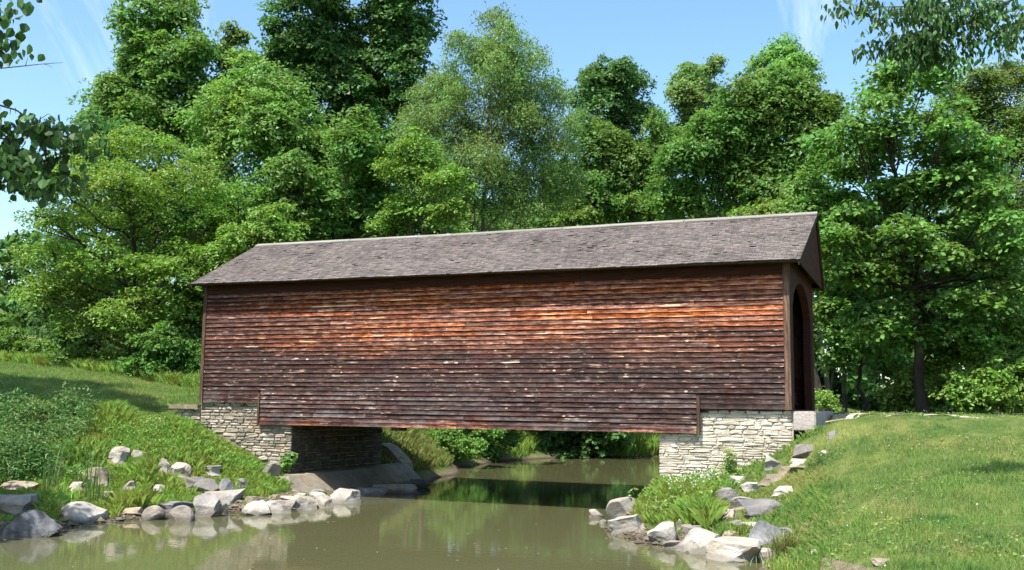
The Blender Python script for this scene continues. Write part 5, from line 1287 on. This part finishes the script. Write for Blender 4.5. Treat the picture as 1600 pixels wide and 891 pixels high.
# shrubby plants against the pale abutment
for lab, spec, d, mt, ct, lf in [
    ('upright light green plant in front of the pale abutment', [(1145, 735, 13, 18), (1140, 715, 9, 12), (1152, 755, 14, 12)], 22.6, 'weed', 900, (0.10, 0.035)),
    ('darker leafy plant right of the light green plant by the abutment', [(1182, 735, 16, 16), (1195, 748, 18, 12), (1175, 715, 9, 12), (1165, 755, 14, 10)], 22.6, 'weed', 1100, (0.09, 0.045)),
    ('dark leafy plant at the top right corner of the pale abutment', [(1243, 690, 14, 16), (1252, 678, 12, 10), (1236, 705, 10, 12)], 22.5, 'maple', 900, (0.09, 0.055)),
    ('dark trailing plant below the pinkish end block', [(1282, 678, 18, 8), (1300, 674, 12, 6), (1268, 684, 10, 8)], 22.6, 'maple', 600, (0.08, 0.05)),
    ('broad leafed plant at the corner of the left abutment', [(446, 728, 12, 12), (455, 716, 9, 9), (436, 735, 10, 7)], 27.0, 'weed', 220, (0.17, 0.11))]:
    tree('leafy_plant', lab, spec, d, mt, ct, lf, trunk_r=0.012, cat='plant', dj=0.15, sub=4, spray=0.16, limbs=False, top_frac=0.7, per=12)
# far bank meadow seen beneath the bridge
P = scatter([(-5.0, 5.6), (-4.6, 8.4), (-5.8, 12.5), (-7.5, 18), (-12, 18), (-10, 9), (-8.6, 5.6)], 26000, rg, 32, .5, -2.2); V, F = blades(P, 0.26, 0.022, rg, 0.5)
o = mesh_obj('far_bank_grass', V, F, MAT['sedge']); tag(o, 'olive and straw coloured grass on the far bank under the bridge', 'grass', kind='stuff')
P = scatter([(-9, 20), (-6.2, 20), (-4.5, 23.5), (-1.4, 27), (2.4, 32), (1, 37), (-6, 32), (-11, 26)], 42000, rg, 52, .3, -2.42)
P = P[(P[:, 2] < -1.0) & ~((P[:, 0] > -6.3) & (P[:, 0] < -3.5))]
V, F = blades(P, np.where(P[:, 0] > -4.2, 0.85, 0.4), 0.045, rg, 0.35)
o = mesh_obj('far_bank_reeds', V, F, MAT['bank_grass']); tag(o, 'bright reeds along the far waterline beside the right abutment', 'reeds', kind='stuff')

def grass_clump(label, u, v, z, n, h, w, spread_, mat, name='cattail_clump', cat='cattails', lean=0.28, dry=0):
    rr = np.random.default_rng(int(u * 13 + v)); p = at_level(u, v, z); root = thing(name, label, cat, tuple(p))
    def one(k, mt, nm, hh):
        V_, F_ = [], []
        for i in range(k):
            if nm == 'blade': V_, F_ = [], []
            b = np.array([rr.normal() * spread_, rr.normal() * spread_ * .6, -0.08]); a = rr.uniform(0, 2 * np.pi); H = hh * rr.uniform(.55, 1.1)
            dr = np.array([math.cos(a), math.sin(a), 0]) * lean * rr.uniform(.1, 1.2); s = np.array([math.cos(a + 1.5), math.sin(a + 1.5), 0]); wd = w * rr.uniform(.7, 1.2)
            m_ = len(V_)
            for t in (0, .25, .5, .75, 1.0):
                c = b + np.array([0, 0, 1.0]) * H * (t - 0.12 * t * t) + dr * H * t ** 2.2; ww = wd * (1 - t ** 2.5) * .5 + .0008
                V_ += [c - s * ww, c + s * ww]
            F_ += [(m_ + 2 * q, m_ + 2 * q + 1, m_ + 2 * q + 3, m_ + 2 * q + 2) for q in range(4)]
            if nm == 'blade': mesh_obj(nm, V_, F_, MAT[mt], root)
        if nm != 'blade':
            o = mesh_obj(nm, V_, F_, MAT[mt], root); o['kind'] = 'stuff'
    one(n, mat, 'blade' if cat == 'cattails' else 'blades', h)
    if dry: one(dry, 'straw', 'dry_stalks', h * 0.85)
    return root
grass_clump('dark cattail clump standing near the small pointed grey rock', 82, 778, -2.1, 26, 1.45, 0.022, 0.13, 'reed', dry=3)
grass_clump('tallest cattail clump with dark upright blades behind the white oval boulder', 138, 790, -2.25, 24, 1.75, 0.022, 0.11, 'reed', dry=3, lean=.22)
grass_clump('short bright green cattail tuft between the two tall clumps', 110, 792, -2.2, 22, 0.75, 0.024, 0.14, 'bank_grass', lean=.5)
grass_clump('thin cattail clump right of the tallest one', 160, 795, -2.3, 12, 1.1, 0.018, 0.08, 'reed')
grass_clump('brownish sedge tussock drooping beside the slate block', 1228, 868, -2.2, 240, 0.55, 0.010, 0.10, 'sedge', 'sedge_tussock', 'tussock', lean=.8, dry=70)
grass_clump('bright grass tuft hanging over the pale ledges', 1165, 838, -2.2, 150, 0.42, 0.012, 0.12, 'bank_grass', 'grass_tuft', 'tuft', lean=.6)
grass_clump('bright grass tuft right behind the smooth pale boulder', 1012, 806, -2.2, 160, 0.45, 0.012, 0.15, 'bank_grass', 'grass_tuft', 'tuft', lean=.5)
grass_clump('pale dry grass tuft growing on the shore ledge', 480, 782, -2.3, 60, 0.28, 0.010, 0.10, 'sedge', 'grass_tuft', 'tuft', lean=.6)
grass_clump('green grass tuft at the bottom of the right lawn', 1262, 884, -2.1, 260, 0.20, 0.010, 0.32, 'bank_grass', 'grass_tuft', 'tuft', lean=.6)
# thin dry line across the lawn
mb = MB(); pts = []
for u, v, r in [(1291, 710, 22.0), (1315, 704, 22.1), (1340, 697, 22.3), (1365, 688, 22.7), (1390, 678, 23.2), (1412, 667, 24.0)]:
    p = at_range(u, v, r); pts.append((p[0], p[1], hz(p[0], p[1]) + 0.085))
mb.tube(pts, [0.019] * len(pts), 6); o = mb.build('dry_vine', MAT['straw'], smooth=True); tag(o, 'thin pale dry vine lying across the upper lawn', 'vine')
print('scene built')
